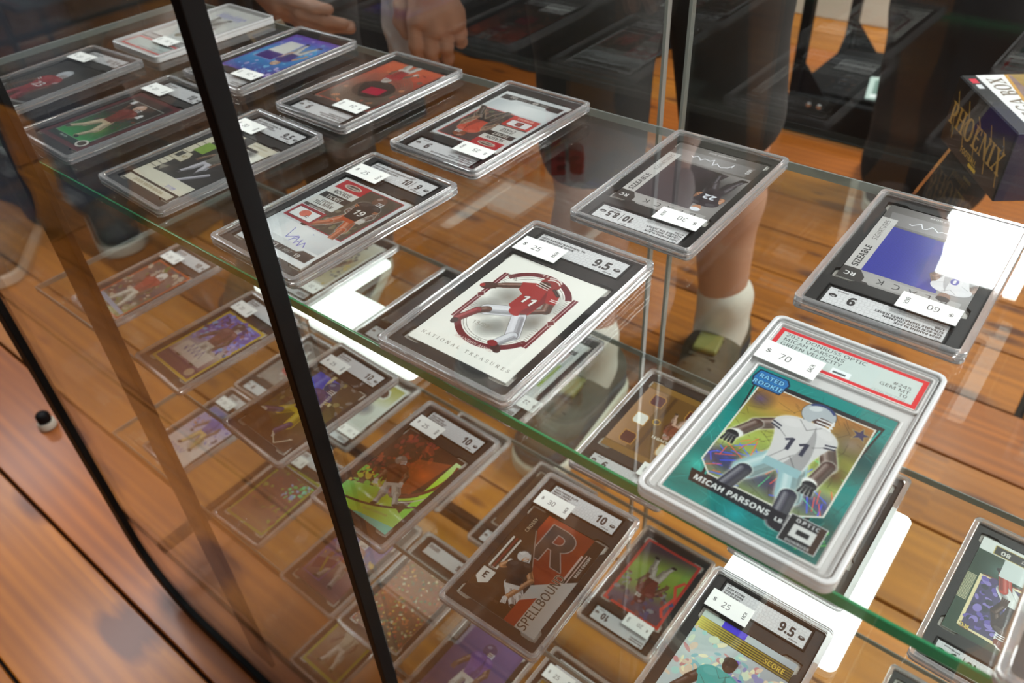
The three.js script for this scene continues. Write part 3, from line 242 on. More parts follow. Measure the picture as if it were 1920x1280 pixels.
// ---------- graded card slabs ----------
const CZ = 0.0105, LZ = -0.0525;
function printBox(w, h, d, u0, v0, u1, v1) {     // a thin plate whose upper face carries a region of a print sheet; its other faces take the sheet's blank corner
  const g = new THREE.BoxGeometry(w, h, d), uv = g.attributes.uv;
  for (let i = 0; i < uv.count; i++) if (i >= 8 && i < 12) uv.setXY(i, u0 + uv.getX(i) * (u1 - u0), v0 + uv.getY(i) * (v1 - v0)); else uv.setXY(i, 0.998, 0.002);
  return g;
}
const SHAPES = (() => {
  const ring = (w, l, r, t) => { const s = roundRect(w, l, r); s.holes.push(roundRect(w - 2 * t, l - 2 * t, Math.max(0.001, r - t * 0.6), THREE.Path)); return s; };
  const rim = mergeGeometries([slabOf(ring(SW, SL, 0.0042, 0.0036), 0, 0.0031, 0.0006), slabOf(ring(SW, SL, 0.0042, 0.0036), 0.0034, SH, 0.0006)]);
  // the black insert: windows for the card, with the four notches for the holder's tabs, and for the label
  const ins = roundRect(SW - 0.0076, SL - 0.0076, 0.002), win = new THREE.Path(), w = 0.0318, h = 0.0443, n = 0.0085, o = 0.0022, cy = -CZ;
  const pts = [];
  for (const [sx, sy] of [[-1, -1], [1, -1], [1, 1], [-1, 1]]) {
    const a = [[sx * w, sy * (h - n)], [sx * (w + o), sy * (h - n + o)], [sx * (w + o), sy * (h + o * 0.6)], [sx * (w - 0.002), sy * (h + o)], [sx * (w - n), sy * (h + o)], [sx * (w - n - o), sy * h]];
    pts.push(...(sx * sy > 0 ? a : a.reverse()));
  }
  pts.forEach(([x, y], i) => (i ? win.lineTo(x, y + cy) : win.moveTo(x, y + cy))); win.closePath();
  ins.holes.push(win);
  const lw = new THREE.Path(); lw.moveTo(-0.0295, -LZ - 0.0076); lw.lineTo(0.0295, -LZ - 0.0076); lw.lineTo(0.0295, -LZ + 0.0076); lw.lineTo(-0.0295, -LZ + 0.0076); lw.closePath();
  ins.holes.push(lw);
  const lip = new THREE.Shape(); lip.moveTo(-0.0312, -0.0092); lip.lineTo(0.0312, -0.0092); lip.lineTo(0.0312, 0.0092); lip.lineTo(-0.0312, 0.0092); lip.closePath();
  const lh = new THREE.Path(); lh.moveTo(-0.0303, -0.0083); lh.lineTo(0.0303, -0.0083); lh.lineTo(0.0303, 0.0083); lh.lineTo(-0.0303, 0.0083); lh.closePath(); lip.holes.push(lh);
  const insert = mergeGeometries([slabOf(ins, 0.0016, 0.0040), new THREE.BoxGeometry(SW - 0.0077, 0.0012, SL - 0.0077).toNonIndexed().translate(0, 0.001, 0)].map((g) => (g.index ? g.toNonIndexed() : g)));
  const tagShape = new THREE.Shape(); tagShape.moveTo(-0.0145, -0.0075); tagShape.lineTo(0.0145, -0.0075); tagShape.lineTo(0.0145, 0.0075); tagShape.lineTo(0.0012, 0.0075); tagShape.absarc(0, 0.0075, 0.0012, 0, Math.PI, true); tagShape.lineTo(-0.0145, 0.0075); tagShape.closePath();
  return {
    rim, insert, labelLip: slabOf(lip, 0.0040, 0.0045).translate(0, 0, LZ),
    cover: new THREE.BoxGeometry(SW - 0.0073, 0.0008, SL - 0.0073).translate(0, 0.0056, 0),
    holder: new THREE.BoxGeometry(0.0672, 0.0006, 0.0925).translate(0, 0.0019, CZ),
    psaBase: slabOf(roundRect(SW - 0.002, SL, 0.005), 0, 0.0042, 0.0008),
    psaRim: mergeGeometries([slabOf(ring(SW - 0.002, SL, 0.005, 0.0022), 0.0042, SH, 0.0006), slabOf(ring(SW - 0.008, SL - 0.006, 0.003, 0.0012), 0.0042, 0.0058, 0.0003), slabOf(ring(SW - 0.010, 0.027, 0.002, 0.0012).clone(), 0.0042, 0.0056, 0.0003).translate(0, 0, -0.0495), slabOf(ring(0.0665, 0.0915, 0.0015, 0.0012), 0.0042, 0.0054, 0.0003).translate(0, 0, 0.0165)]),
    psaCover: new THREE.BoxGeometry(SW - 0.0066, 0.0006, SL - 0.0046).translate(0, 0.0061, 0),
  };
})();
const SHEET_W = 64, SHEET_H = 88 + 1 + 20 + 1 + 15;    // card, label, sticker, one above the other, in millimetres
function sheet(spec) {
  const s = spec.px ?? 5, [c, g] = canvas(Math.round(SHEET_W * s), Math.round(SHEET_H * s));
  g.scale(s, s); g.fillStyle = '#e9e7e2'; g.fillRect(0, 0, SHEET_W, SHEET_H);
  g.save(); g.beginPath(); g.rect(0, 0, 63, 88); g.clip(); if (spec.art) spec.art(g); g.restore();
  g.save(); g.translate(0, 89);
  if (spec.psa) {
    const k = 63 / 70; g.scale(k, k); g.fillStyle = '#c3cfcb'; g.fillRect(0, 0, 70, 20); g.strokeStyle = '#d3232c'; g.lineWidth = 2.2; g.strokeRect(1.1, 1.1, 67.8, 19.6);
    (spec.lines ?? []).forEach((t, i) => T(g, t, 4, 4.6 + i * 3.7, 3.5, '#2b2d2d', { weight: 'normal', sx: 1.12 }));
    g.fillStyle = '#222'; const r = rnd(6); for (let x = 4; x < 24; x += 0.7) { g.fillRect(x, 15.2, 0.2 + r() * 0.3, 3.2); }
    if (spec.right) { ['#245', 'GEM MT', '10'].forEach((t, i) => T(g, t, 65, 9.6 + i * 3.2, 3.1, '#2b2d2d', { align: 'right', weight: 'normal', sx: 1.15 })); T(g, '02679750', 65, 18.3, 2.8, '#9aa5a2', { align: 'right', weight: 'normal', sx: 1.2 }); g.fillStyle = '#e8efef'; g.fillRect(31, 15, 9, 4.2); g.fillStyle = '#4a5254'; g.fillRect(32, 17, 6, 1.4); }
  } else {
    const k = 63 / 58; g.scale(k, k); g.fillStyle = '#d6d5d6'; g.fillRect(0, 0, 58, 15); g.strokeStyle = 'rgba(150,148,150,.5)'; g.lineWidth = 0.18; for (let y = 0; y < 15; y += 2) for (let x = (y % 4); x < 58; x += 4) { g.beginPath(); g.arc(x, y, 1.3, 0, 6.3); g.stroke(); }
    T(g, 'SGC', 1.2, 1.3, 1.5, '#333');
    (spec.lines ?? ['2024 PANINI', 'AUTOGRAPH']).forEach((t, i) => T(g, t, 1.2, 3.4 + i * 2.35, 2.25, '#2c2827', { sx: 1.02, weight: 900 }));
    const gr = spec.grade ?? '10', two = gr.includes('|');
    if (two) { const [a, b] = gr.split('|'); T(g, a, 36.5, 7.6, 8.4, '#2c2625', { align: 'center', sx: 0.72, weight: 900 }); g.fillStyle = '#2c2625'; g.fillRect(41.4, 3.4, 0.4, 8.6); T(g, b, 47.4, 7.6, 8.4, '#2c2625', { align: 'center', sx: b.length > 1 ? 0.66 : 0.8, weight: 900 }); T(g, 'AUTO', 36.5, 2.2, 1.6, '#2c2625', { align: 'center' }); T(g, 'GRADE', 47, 12.8, 1.6, '#2c2625', { align: 'center' }); }
    else T(g, gr, 45, 7.6, 9.6, '#2c2625', { align: 'center', sx: 0.78, weight: 900 });
    blob(g, 54.6, 8.2, 2.1, 1.5, '#2c2625'); T(g, gr.startsWith('10') ? 'GM' : 'MT', 54.6, 8.2, 1.5, '#ddd', { align: 'center' }); T(g, spec.cert ?? '6779430', 51, 13.4, 1.5, '#2c2625', { align: 'center' });
  }
  g.restore(); g.save(); g.translate(0, 110); g.scale(63 / 29, 1); g.fillStyle = '#f3f2ec'; g.fillRect(0, 0, 29, 15);
  if (spec.price) { T(g, '$', 4.2, 7.6, 4.6, '#3a3836', { align: 'center', font: 'serif' }); T(g, String(spec.price), 12.6, 7.8, 6.2, '#3a3836', { align: 'center', weight: 'normal', sx: 0.9 }); T(g, 'EACH', 24.6, 7.6, 3, '#2a2826', { rot: -90, align: 'center', sx: 0.8 }); }
  g.restore();
  return tex(c);
}
const V = (mm) => 1 - mm / SHEET_H;
const LEVEL = { U, M, B, C };
function slab(spec) {
  const t = thing('graded_card', spec.label, 'graded card', [spec.x, LEVEL[spec.on] + 0.0002 + (spec.up ?? 0), spec.z], ((spec.rot ?? 0) + (spec.flip ? 180 : 0)) * Math.PI / 180);
  const map = sheet(spec), print = phy({ map, roughness: 0.42, clearcoat: spec.foil ? 0.7 : 0.25, clearcoatRoughness: 0.18 }), matte = phy({ map, roughness: 0.7 });
  const uR = 63 / SHEET_W;
  if (spec.psa) {
    part('case_shell', SHAPES.psaBase, MAT.frosted, t); part('rim', SHAPES.psaRim, MAT.frosted, t);
    part('card', printBox(0.063, 0.0006, 0.088, 0, V(88), uR, 1), print, t).position.set(0, 0.0045, 0.0165);
    part('label', printBox(0.069, 0.0005, 0.0215, 0, V(109), uR, V(89)), matte, t).position.set(0, 0.0045, -0.0495);
    part('cover', SHAPES.psaCover, MAT.cover, t);
  } else {
    part('rim', SHAPES.rim, MAT.acrylic, t); part('insert', SHAPES.insert, MAT.insert, t); part('label_lip', SHAPES.labelLip, MAT.blackEdge, t);
    part('card_holder', SHAPES.holder, MAT.holder, t);
    part('card', printBox(0.063, 0.0008, 0.088, 0, V(88), uR, 1), print, t).position.set(0, 0.0032, CZ);
    part('label', printBox(0.0588, 0.0006, 0.015, 0, V(104.9), uR, V(89)), matte, t).position.set(0, 0.0034, LZ);
    part('cover', SHAPES.cover, MAT.cover, t);
  }
  if (spec.price) { const [px, pz, pr] = spec.tag ?? [-0.0195, -0.0425, 0]; const g = printBox(0.029, 0.0003, 0.0145, 0, V(125), uR, V(110)); const m = part('price_sticker', g, matte, t); m.position.set(px, (spec.psa ? 0.0064 : 0.00605) + 0.0002, pz); m.rotation.y = (pr ?? 0) * Math.PI / 180; }
  return t;
}
const R2 = { re: [12, -2], rh: [15, 8] };
[
  // upper shelf, near row
  { on: 'U', x: -0.7605, z: -0.272, rot: 3, px: 5, grade: '10|9.5', price: 20, lines: ['2022 PANINI ONE', 'ROOKIE PATCH', 'AUTOGRAPH'], art: ART.white23, label: 'slab with a standing player in red number 23 jersey, second from the shelf end' },
  { on: 'U', x: -0.629, z: -0.266, rot: -1.3, px: 6, grade: '10', price: 20, lines: ['2023 PANINI', 'DYNASTY', 'AUTOGRAPH'], art: ART.field10, label: 'slab with a maroon bordered card of a running player on bright green field' },
  { on: 'U', x: -0.5021, z: -0.2634, rot: -2.3, px: 7, grade: '9.5', price: 30, lines: ['2023 PANINI NATIONAL TR.', '#162 J. SMITH-NJIGBA', 'TREASURES SIGS 3 PATCH', 'MATERIALS'], art: ART.treasures95, label: 'slab with a cream and black card with several fabric swatches, grade 9.5' },
  { on: 'U', x: -0.3681, z: -0.2626, rot: -1.5, px: 9, grade: '10|9', price: 25, lines: ['2023 PANINI CONTENDERS OPTIC', '#136 CEDRIC TILLMAN', 'AUTOGRAPHED'], foil: 1, art: (g) => ART.ticket(g, { back: '#4a4438', seed: 8, bokeh: ['#6b6a4a', '#3a352d', '#7a7460', '#585040'], frame: '#9a2430', t1: 'ROOKIE', first: 'CEDRIC', last: 'TILLMAN', row: 'ROW', rowN: '63', seat: '19', ink: 1, logo: logos.helmet('#d8705a'), p: { jersey: '#2e231c', pants: '#b04a1e', helmet: '#6a4a3a', skin: '#5a4032', num: '19', numColor: '#e0dcd6', glove: '#bfb8b0', shoe: '#1d1816', stripe: '#c97a4a', glow: 'rgba(240,240,235,.9)', pose: { le: [-9, 4], lh: [2, 10], re: [12, 2], rh: [10, 8], lk: [-9, 22], lf: [-20, 34] } } }), label: 'slab with a rookie ticket card signed in blue ink, price sticker $ 25' },
  { on: 'U', x: -0.2155, z: -0.2559, rot: 1.3, px: 11, grade: '9.5', price: 25, cert: '1801030', lines: ['2023 PANINI NATIONAL TR.', '#88 BRANDON AIYUK', '12/99'], art: ART.treasuresWhite, label: 'slab with a white card of a player in red 11 jersey inside dark red arches' },
  { on: 'U', x: -0.0623, z: -0.2524, rot: 0.4, px: 11, psa: 1, right: 1, price: 70, tag: [-0.0215, -0.0375, -2], lines: ['2021 DONRUSS OPTIC', 'MICAH PARSONS', 'GREEN VELOCITY'], foil: 1, art: ART.velocity, label: 'frosted slab with a shiny green card of a crouching player and red label' },
  { on: 'U', x: 0.0715, z: -0.2535, rot: 0, px: 5, grade: '9', price: 20, tag: [0.006, -0.0425], art: plain({ border: '#1c1b20', ground: ['#2a2a30', '#1a1a1e', '#3a1d22'], p: { jersey: '#8a2a34', pants: '#c9c4bc', helmet: '#70222b', skin: '#5a3a2c', num: '7' } }), label: 'dark slab cut by the right edge of the picture, nearest the front glass' },
  // upper shelf, far row (labels towards the viewer, upside down)
  { on: 'U', x: -0.7576, z: -0.4185, rot: -1.5, flip: 1, px: 6, psa: 1, price: 50, tag: [-0.010, -0.0375, 0], lines: ['2022 PANINI FLAWLESS', 'SIGNATURES'], art: plain({ border: '#e8e8e4', b: 2, ground: '#dfdfda', p: { jersey: '#cfcbc6', pants: '#a9a59e', helmet: '#8f7d60', skin: '#7a5a48' }, ps: 0.9, py: 28, over: (g) => { soft(g, 32, 44, 18, 'rgba(120,110,100,.5)'); g.strokeStyle = '#4a5ad0'; g.lineWidth = 0.8; g.beginPath(); g.moveTo(10, 72); for (let i = 0; i < 22; i++) g.lineTo(10 + i * 2, 70 + 6 * Math.sin(i * 2.3)); g.stroke(); } }), label: 'white frosted slab with a blue signature, at the back left corner of the shelf' },
  { on: 'U', x: -0.6271, z: -0.4122, rot: 0.5, flip: 1, px: 6, grade: '9', price: 25, tag: [-0.018, -0.0405, 0], art: plain({ border: '#6a4aa8', b: 2, ground: ['#5a3a98', '#3a8ac8', '#4aa8e0', '#7a5ac0'], seed: 51, n: 60, sh: 80, specks: ['#7fc0ea', '#5a8ad8', '#c9b8e8', '#3a6ac0'], p: { jersey: '#4a3a8a', pants: '#e0d8d0', helmet: '#c9a080', skin: '#d8a888' }, px: 20, py: 42, ps: 0.8, over: (g) => { poly(g, [[30, 30], [54, 30], [54, 46], [30, 46]], '#4a2a80', '#c9b8e8', 0.6); poly(g, [[30, 46], [54, 46], [52, 72], [32, 72]], '#efede4', '#c9b8e8', 0.6); } }), label: 'slab with a blue and purple card holding a white and purple jersey swatch' },
  { on: 'U', x: -0.4964, z: -0.412, rot: -0.9, flip: 1, px: 7, grade: '9', price: 24, tag: [-0.017, -0.037, 0], lines: ['2020 PANINI PHOENIX', 'CLYDE EDWARDS-HELAIRE', 'ROOKIE MATERIAL'], foil: 1, art: plain({ border: '#a8412f', b: 1.6, ground: ['#3a2f2a', '#5a4a40', '#a8402f', '#d8643a'], seed: 53, n: 40, sh: 80, specks: ['#c9503a', '#8a2a24', '#6a5a4c', '#e08a5a'], under: (g) => { g.strokeStyle = '#7a6a58'; g.lineWidth = 0.6; for (let r = 10; r < 34; r += 1.8) { g.beginPath(); g.arc(32, 34, r, 0, 6.3); g.stroke(); } blob(g, 30, 34, 20, 16, 'rgba(40,34,30,.85)'); }, p: { jersey: '#a8242c', pants: '#cfc8c0', helmet: '#b9b0a8', skin: '#7a5a48', glove: '#ccc4bb' }, px: 34, py: 66, ps: 0.75, over: (g) => { poly(g, [[17, 26], [35, 24], [36, 37], [18, 39]], '#b8103a', '#6a1424', 0.8); } }), label: 'slab with an orange red card holding a crimson fabric swatch' },
  { on: 'U', x: -0.3681, z: -0.4137, rot: -0.8, flip: 1, px: 8, grade: '9', price: 25, lines: ['2023 PANINI CONTENDERS OPTIC', "#19 JA'MARR CHASE", 'SILVER PRIZM'], foil: 1, art: (g) => { ART.ticket(g, { back: '#4a3f3c', seed: 18, bokeh: ['#5a5048', '#6a6a50', '#3a322e', '#7a5a4a'], frame: '#c8382e', t1: 'SEASON', first: "JA'MARR", last: 'CHASE', row: 'ROW', rowN: '69', seat: '102', logo: logos.letterB('#a83428'), p: { jersey: '#c9503a', pants: '#2b2422', helmet: '#8a4a30', helmetStripe: '#1a1512', skin: '#7a5442', glow: 'rgba(255,220,180,.9)', pose: { rk: [12, 22], rf: [18, 34] } } }); g.fillStyle = '#c8382e'; g.fillRect(3, 38, 25, 17); T(g, 'BENGALS', 15.5, 52.4, 3.4, '#f0c8b8', { align: 'center' }); poly(g, [[6, 40], [25, 40], [25, 49], [6, 49]], '#eee', '#7a1c14', 0.5); logos.letterB('#a83428')(g, 15.5, 44.6); }, label: 'slab with a season ticket card of a player in orange, sticker $ 25' },
  { on: 'U', x: -0.2071, z: -0.409, rot: 0.5, flip: 1, px: 10, grade: '10|8.5', price: 30, tag: [-0.0185, -0.0385, 0], cert: '2217181', lines: ['2024 PANINI BLACK', 'SSR-JBS J. BROOKS', 'SIZEABLE SIG. JERSEY', '47/99'], art: (g) => { ART.jersey(g, { patch: '#3a2f35', seed: 4, foot: 'JOSE MONTANA', n: '1/99', figure: (q) => { soft(q, 12, 40, 22, 'rgba(40,34,40,.9)'); player(q, 12, 30, 0.8, { jersey: '#3a3238', pants: '#3a3238', helmet: '#7f8fb8', skin: '#c08a6a', bare: 1, band: '#e8ecf4', hair: '#e8ecf4', num: '22', numColor: '#e8ecf4', glove: '#7fa8d8', pose: { le: [-10, 2], lh: [-2, -3], re: [9, 3], rh: [3, -1] } }); } }); }, label: 'slab with a dark jersey swatch card marked SIZEABLE, sticker $ 30' },
  { on: 'U', x: -0.0628, z: -0.4048, rot: 0.6, flip: 1, px: 10, grade: '9', price: 60, tag: [-0.017, -0.0395, -1], cert: '7368545', lines: ['2024 PANINI BLACK', 'SSR-KCN KEON COLEMAN', 'SIZEABLE SIGNATURES JERSEY', '1/99'], insertGrey: 1, art: (g) => ART.jersey(g, { patch: '#2b2f9c', seed: 7, foot: 'KEON COLEMAN', n: '001', figure: (q) => { soft(q, 11, 34, 22, 'rgba(210,208,206,.7)'); player(q, 11, 26, 0.85, { jersey: '#d8d6d8', pants: '#c9c6c4', helmet: '#b9b4b4', skin: '#8a6652', bare: 1, num: '0', numColor: '#2b2f9c' }); } }), label: 'slab with a bright blue jersey swatch card reflecting a lamp, sticker $ 60' },
  // middle shelf, near row
  { on: 'M', x: -0.7655, z: -0.283, rot: -1, px: 5, grade: '10', price: 20, foil: 1, art: plain({ border: '#c85a1c', b: 2.6, ground: ['#5a4a48', '#8a6a60', '#4a3a48', '#9aa060'], seed: 61, n: 110, sh: 78, specks: ['#b8a898', '#7a3a2a', '#4a3a50', '#c9b8a0', '#6a7a3a'], sr: 4, p: { jersey: '#a83a2a', pants: '#d8d0c0', helmet: '#e0d8d0', skin: '#6a4a3a' }, over: (g) => { g.fillStyle = '#a9b8c9'; poly(g, [[3, 70], [60, 78], [60, 82], [3, 76]], '#9aa8c0'); } }), label: 'slab with an orange bordered card, leftmost on the middle shelf' },
  { on: 'M', x: -0.619, z: -0.271, rot: -3.2, px: 5, grade: '10', price: 20, foil: 1, art: plain({ border: '#c9a81c', b: 3, ground: ['#6a6ac0', '#5a4aa8', '#c9b8a8', '#6a3a50'], seed: 62, n: 150, sh: 44, specks: ['#7f8fe8', '#5a4ab0', '#b0a0d8', '#3a2a5a', '#7ab0e0', '#8a4a50'], p: { jersey: '#7a4a48', pants: '#c9bdb0', helmet: '#4a3a3a', skin: '#6a4a3c' }, py: 30, over: (g) => { g.fillStyle = 'rgba(220,208,196,.85)'; g.fillRect(8, 52, 46, 18); g.strokeStyle = '#4a4a90'; g.lineWidth = 0.7; g.beginPath(); g.moveTo(16, 62); for (let i = 0; i < 14; i++) g.lineTo(16 + i * 2, 58 + 6 * Math.sin(i * 2.1)); g.stroke(); g.fillStyle = '#5a2a48'; g.fillRect(3, 72, 57, 13); blob(g, 52, 78, 5, 5, '#b89a80'); } }), label: 'slab with a yellow bordered purple card with a signature' },
  { on: 'M', x: -0.475, z: -0.269, rot: -2, px: 6, grade: '10', price: 25, foil: 1, art: plain({ border: '#2a2018', b: 0, ground: ['#3a3230', '#4a3a20', '#6a5a1c', '#3a2416'], seed: 63, n: 60, sh: 60, specks: ['#7a7470', '#4a4440', '#8f8450'], under: (g) => { poly(g, [[6, 4], [34, 4], [34, 22], [6, 22]], '#3a4ac8'); g.lineWidth = 4; g.strokeStyle = '#d8c898'; g.beginPath(); g.arc(50, 2, 26, 1.6, 3.2); g.stroke(); }, p: { jersey: '#4a2f6a', pants: '#d8b81c', helmet: '#2a3a6a', skin: '#5a3a2c', sock: '#4a2f6a', shoe: '#d8d0c8', stripe: '#d8b81c', pose: { lk: [-12, 20], lf: [-22, 26], rk: [6, 26], rf: [2, 38] } }, py: 34, ps: 1.2, over: (g) => { g.beginPath(); g.ellipse(12, 86, 30, 18, 0.3, 0, 7); g.fillStyle = '#40240f'; g.fill(); T(g, 'STANDARD', 14, 80, 3, '#6a4a30', { rot: 24 }); T(g, 'STRAND', 40, 20, 4, '#e0d8c8', { rot: 78 }); g.strokeStyle = '#c9b8a0'; g.lineWidth = 1.2; g.beginPath(); g.moveTo(34, 78); g.lineTo(46, 86); g.lineTo(56, 74); g.stroke(); } }), label: 'slab with a card of a player in yellow trousers and purple socks' },
  { on: 'M', x: -0.349, z: -0.262, rot: -1.1, px: 7, grade: '10', price: 25, foil: 1, lines: ['2023 PANINI', 'CERTIFIED GOLD', 'MIRROR DRAKE', 'MAYE'], art: ART.rainbow, label: 'slab with an orange and lime rainbow foil card' },
  { on: 'M', x: -0.213, z: -0.261, rot: 1.7, px: 8, grade: '10', price: 30, lines: ['2023 PANINI ELITE', 'MAXX CROSBY', 'SPELLBOUND', 'RED 33/99'], art: ART.spellbound, label: 'slab with a brown and red card reading SPELLBOUND beside a large R' },
  { on: 'M', x: -0.069, z: -0.2565, up: 0.0068, rot: 0, px: 9, grade: '9.5', price: 25, cert: '4284300', lines: ['2024 SCORE', 'GOLD ZONE', 'DOLPHINS', 'PRIZM'], foil: 1, art: ART.score95, label: 'slab with a gold banded teal card, grade 9.5, cut by the lower picture edge' },
  // middle shelf, far row
  { on: 'M', x: -0.622, z: -0.418, up: 0.0068, rot: -0.6, flip: 1, px: 4, grade: '9', price: 20, art: plain({ border: '#dcdad2', ground: ['#c9c2a8', '#b8ae90', '#d8d4c8'], seed: 71, specks: ['#c9b070', '#8a8a88', '#5a5a60'], p: { jersey: '#8f8f98', pants: '#c9c4bc', helmet: '#6a7080', skin: '#8a6a58' } }), label: 'slab with a pale cream card, under the signed ticket slab' },
  { on: 'M', x: -0.47, z: -0.4165, up: 0.0068, rot: 0, flip: 1, px: 4, grade: '9', price: 20, art: plain({ border: '#6a6664', ground: ['#4a4648', '#7a7678'], p: { jersey: '#9a1c2c', pants: '#b8b0a8', helmet: '#4a4a88', skin: '#7a5a48' } }), label: 'slab with a grey and dark red card, half hidden left of the white treasure slab' },
  { on: 'M', x: -0.349, z: -0.4165, rot: 0.3, flip: 1, px: 4, grade: '9', price: 22, tag: [-0.028, -0.04, 0], art: plain({ border: '#dde0da', ground: ['#d8dcd8', '#c9d0c8', '#d0d4d2'], over: (g) => { g.fillStyle = '#8fb03a'; g.fillRect(6, 18, 3, 34); g.fillStyle = '#555'; g.fillRect(4, 70, 8, 6); T(g, 'ROOKIE', 10, 56, 4, '#b88a8a', { rot: 90 }); } }), label: 'slab with a white card and a thin green line, under the red arches slab' },
  { on: 'M', x: -0.212, z: -0.412, rot: 1.6, flip: 1, px: 6, grade: '9', price: 30, lines: ['2023 PANINI LEGACY', 'FOOTBALL', 'JERSEY AUTO'], tag: [-0.024, -0.04, 0], art: ART.patches, label: 'slab with a brown gold card holding maroon and white fabric squares' },
  { on: 'M', x: -0.0715, z: -0.409, up: 0.0068, rot: 0, flip: 1, px: 5, grade: '10', price: 25, tag: [-0.012, -0.041, 0], art: plain({ border: '#26301f', b: 2, ground: ['#26301f', '#33402c', '#4a4a48'], over: (g) => { poly(g, [[2, 76], [22, 76], [22, 86], [2, 86]], '#3a4ac8'); blob(g, 10, 34, 9, 12, '#d8d4cc'); blob(g, 9, 34, 7, 9, '#c8402f'); g.strokeStyle = '#7a8a6a'; g.lineWidth = 1; g.beginPath(); g.moveTo(6, 60); g.lineTo(14, 68); g.lineTo(8, 76); g.stroke(); } }), label: 'slab with a dark green and red card, under the shiny green slab' },
  { on: 'M', x: 0.0555, z: -0.408, rot: -1.8, flip: 1, px: 8, grade: '10|9', cert: '6779430', lines: ['2023 PANINI CONTENDERS', 'ROOKIE TICKET'], art: (g) => { g.fillStyle = '#1f3d26'; g.fillRect(0, 0, 63, 88); soft(g, 46, 64, 20, 'rgba(120,150,150,.6)'); poly(g, [[6, 6], [54, 6], [54, 56], [6, 60]], '#7a2f1c'); poly(g, [[8, 4], [56, 7], [56, 55], [8, 58]], '#e8d8a8'); poly(g, [[9, 8], [54, 8], [54, 54], [9, 56]], '#4a4264'); specks(g, 81, 9, 8, 45, 46, 120, ['#6a5aa8', '#4a3a6a', '#8a7ac0', '#3a3a48'], 0.8, 3); player(g, 28, 28, 1.0, { jersey: '#3a2620', pants: '#d8d8d4', helmet: '#6a2a20', helmetStripe: '#d8d0c8', skin: '#4a3024', sock: '#b8402f', pose: { lk: [10, 24], lf: [14, 38], rk: [12, 22], rf: [16, 36] } }); T(g, 'RC', 52, 8, 5, '#e0c060', { align: 'center', stroke: '#3a2a10', lw: 0.5 }); g.fillStyle = '#e0d8b0'; for (let y = 28; y < 52; y += 1.1) g.fillRect(57, y, 6, 0.5); g.fillStyle = '#cfd6d4'; g.fillRect(2, 60, 44, 16); g.fillStyle = '#e0e2de'; g.fillRect(0, 76, 63, 12); poly(g, [[20, 77], [54, 77], [54, 85], [10, 85]], '#2f2b28', '#b8a040', 0.6); T(g, '80', 47, 81, 5.6, '#e0dcd4', { align: 'center' }); T(g, 'SEAT', 33, 81, 4, '#b8b2aa', { align: 'center' }); }, label: 'slab with a green bordered ticket card marked SEAT 80, at the right edge' },
  // lower shelf, near row
  { on: 'B', x: -0.7705, z: -0.282, rot: -1, px: 4, grade: '9', price: 20, art: plain({ border: '#c9b8b4', b: 1, ground: ['#8a80b0', '#a8a0c8', '#d8ccc8', '#e0d8d0'], seed: 91, n: 60, sh: 50, specks: ['#5a5aa8', '#8f8fc8', '#c98a5a', '#4a4a60'], p: { jersey: '#5a58a8', pants: '#d8b870', helmet: '#6a7080', skin: '#7a5a48' }, py: 26, over: (g) => { soft(g, 40, 56, 12, 'rgba(220,180,80,.7)'); g.strokeStyle = '#6a70c0'; g.lineWidth = 0.8; g.beginPath(); g.moveTo(10, 76); for (let i = 0; i < 16; i++) g.lineTo(10 + i * 2, 74 + 4 * Math.sin(i * 2)); g.stroke(); } }), label: 'slab with a pale lilac signed card, leftmost on the lower shelf' },
  { on: 'B', x: -0.613, z: -0.275, rot: 2, px: 4, grade: '9', price: 20, foil: 1, art: plain({ border: '#8f9a1c', b: 3, ground: ['#5a4a40', '#6a3a38', '#7a4a48', '#8a6a50'], seed: 92, n: 60, sh: 70, specks: ['#6a7a2a', '#8a9a3a', '#7a3a3a', '#5a3a4a'], over: (g) => { specks(g, 93, 34, 6, 26, 30, 34, ['#4ae08a', '#6ae0c8', '#3ac05a', '#8ab0e0'], 1, 2.4); soft(g, 24, 54, 16, 'rgba(90,30,26,.9)'); } }), label: 'slab with an olive bordered card with bright green foil spots' },
  { on: 'B', x: -0.4815, z: -0.268, rot: 0, px: 4, grade: '9', price: 20, art: plain({ border: '#5a2a2a', b: 1.5, ground: ['#3a3a88', '#6a4a90', '#a08a90', '#6a3a48'], seed: 94, n: 40, sh: 50, specks: ['#5a5ab0', '#c9b8a8', '#d8a83a', '#8a4a30'], p: { jersey: '#b05a38', pants: '#c9b8b0', helmet: '#d8c8b8', skin: '#8a5a44' }, over: (g) => { poly(g, [[4, 58], [26, 50], [30, 58], [8, 72]], '#6a2a58'); poly(g, [[12, 52], [15, 52], [22, 70], [19, 70]], '#a8983a'); g.strokeStyle = '#8a5ab0'; g.lineWidth = 1.2; g.strokeRect(4, 44, 24, 34); } }), label: 'slab with a purple and rust card, just right of the olive bordered slab' },
  { on: 'B', x: -0.3935, z: -0.27, rot: 0, px: 4, grade: '9', foil: 1, art: plain({ border: '#8a4a1c', b: 1, ground: ['#6a4a28', '#a85a20', '#4a3a24'], seed: 95, n: 260, sh: 86, specks: ['#c96a2a', '#d8a83a', '#7a8a3a', '#a83a24', '#d8c8a0', '#4a6a4a'], sr: 1.4 }), label: 'slab with an orange mosaic foil card, on the lower shelf by the black strip' },
  { on: 'B', x: -0.2925, z: -0.256, rot: 0, px: 4, grade: '9', price: 20, tag: [0.014, -0.04, 0], art: plain({ border: '#5a4a78', ground: ['#6a5a90', '#4a3a60'], p: { jersey: '#6a4a90', pants: '#c9c0b8', helmet: '#4a3a60', skin: '#7a5a48' } }), label: 'slab with a violet card, under the corner of the SPELLBOUND slab' },
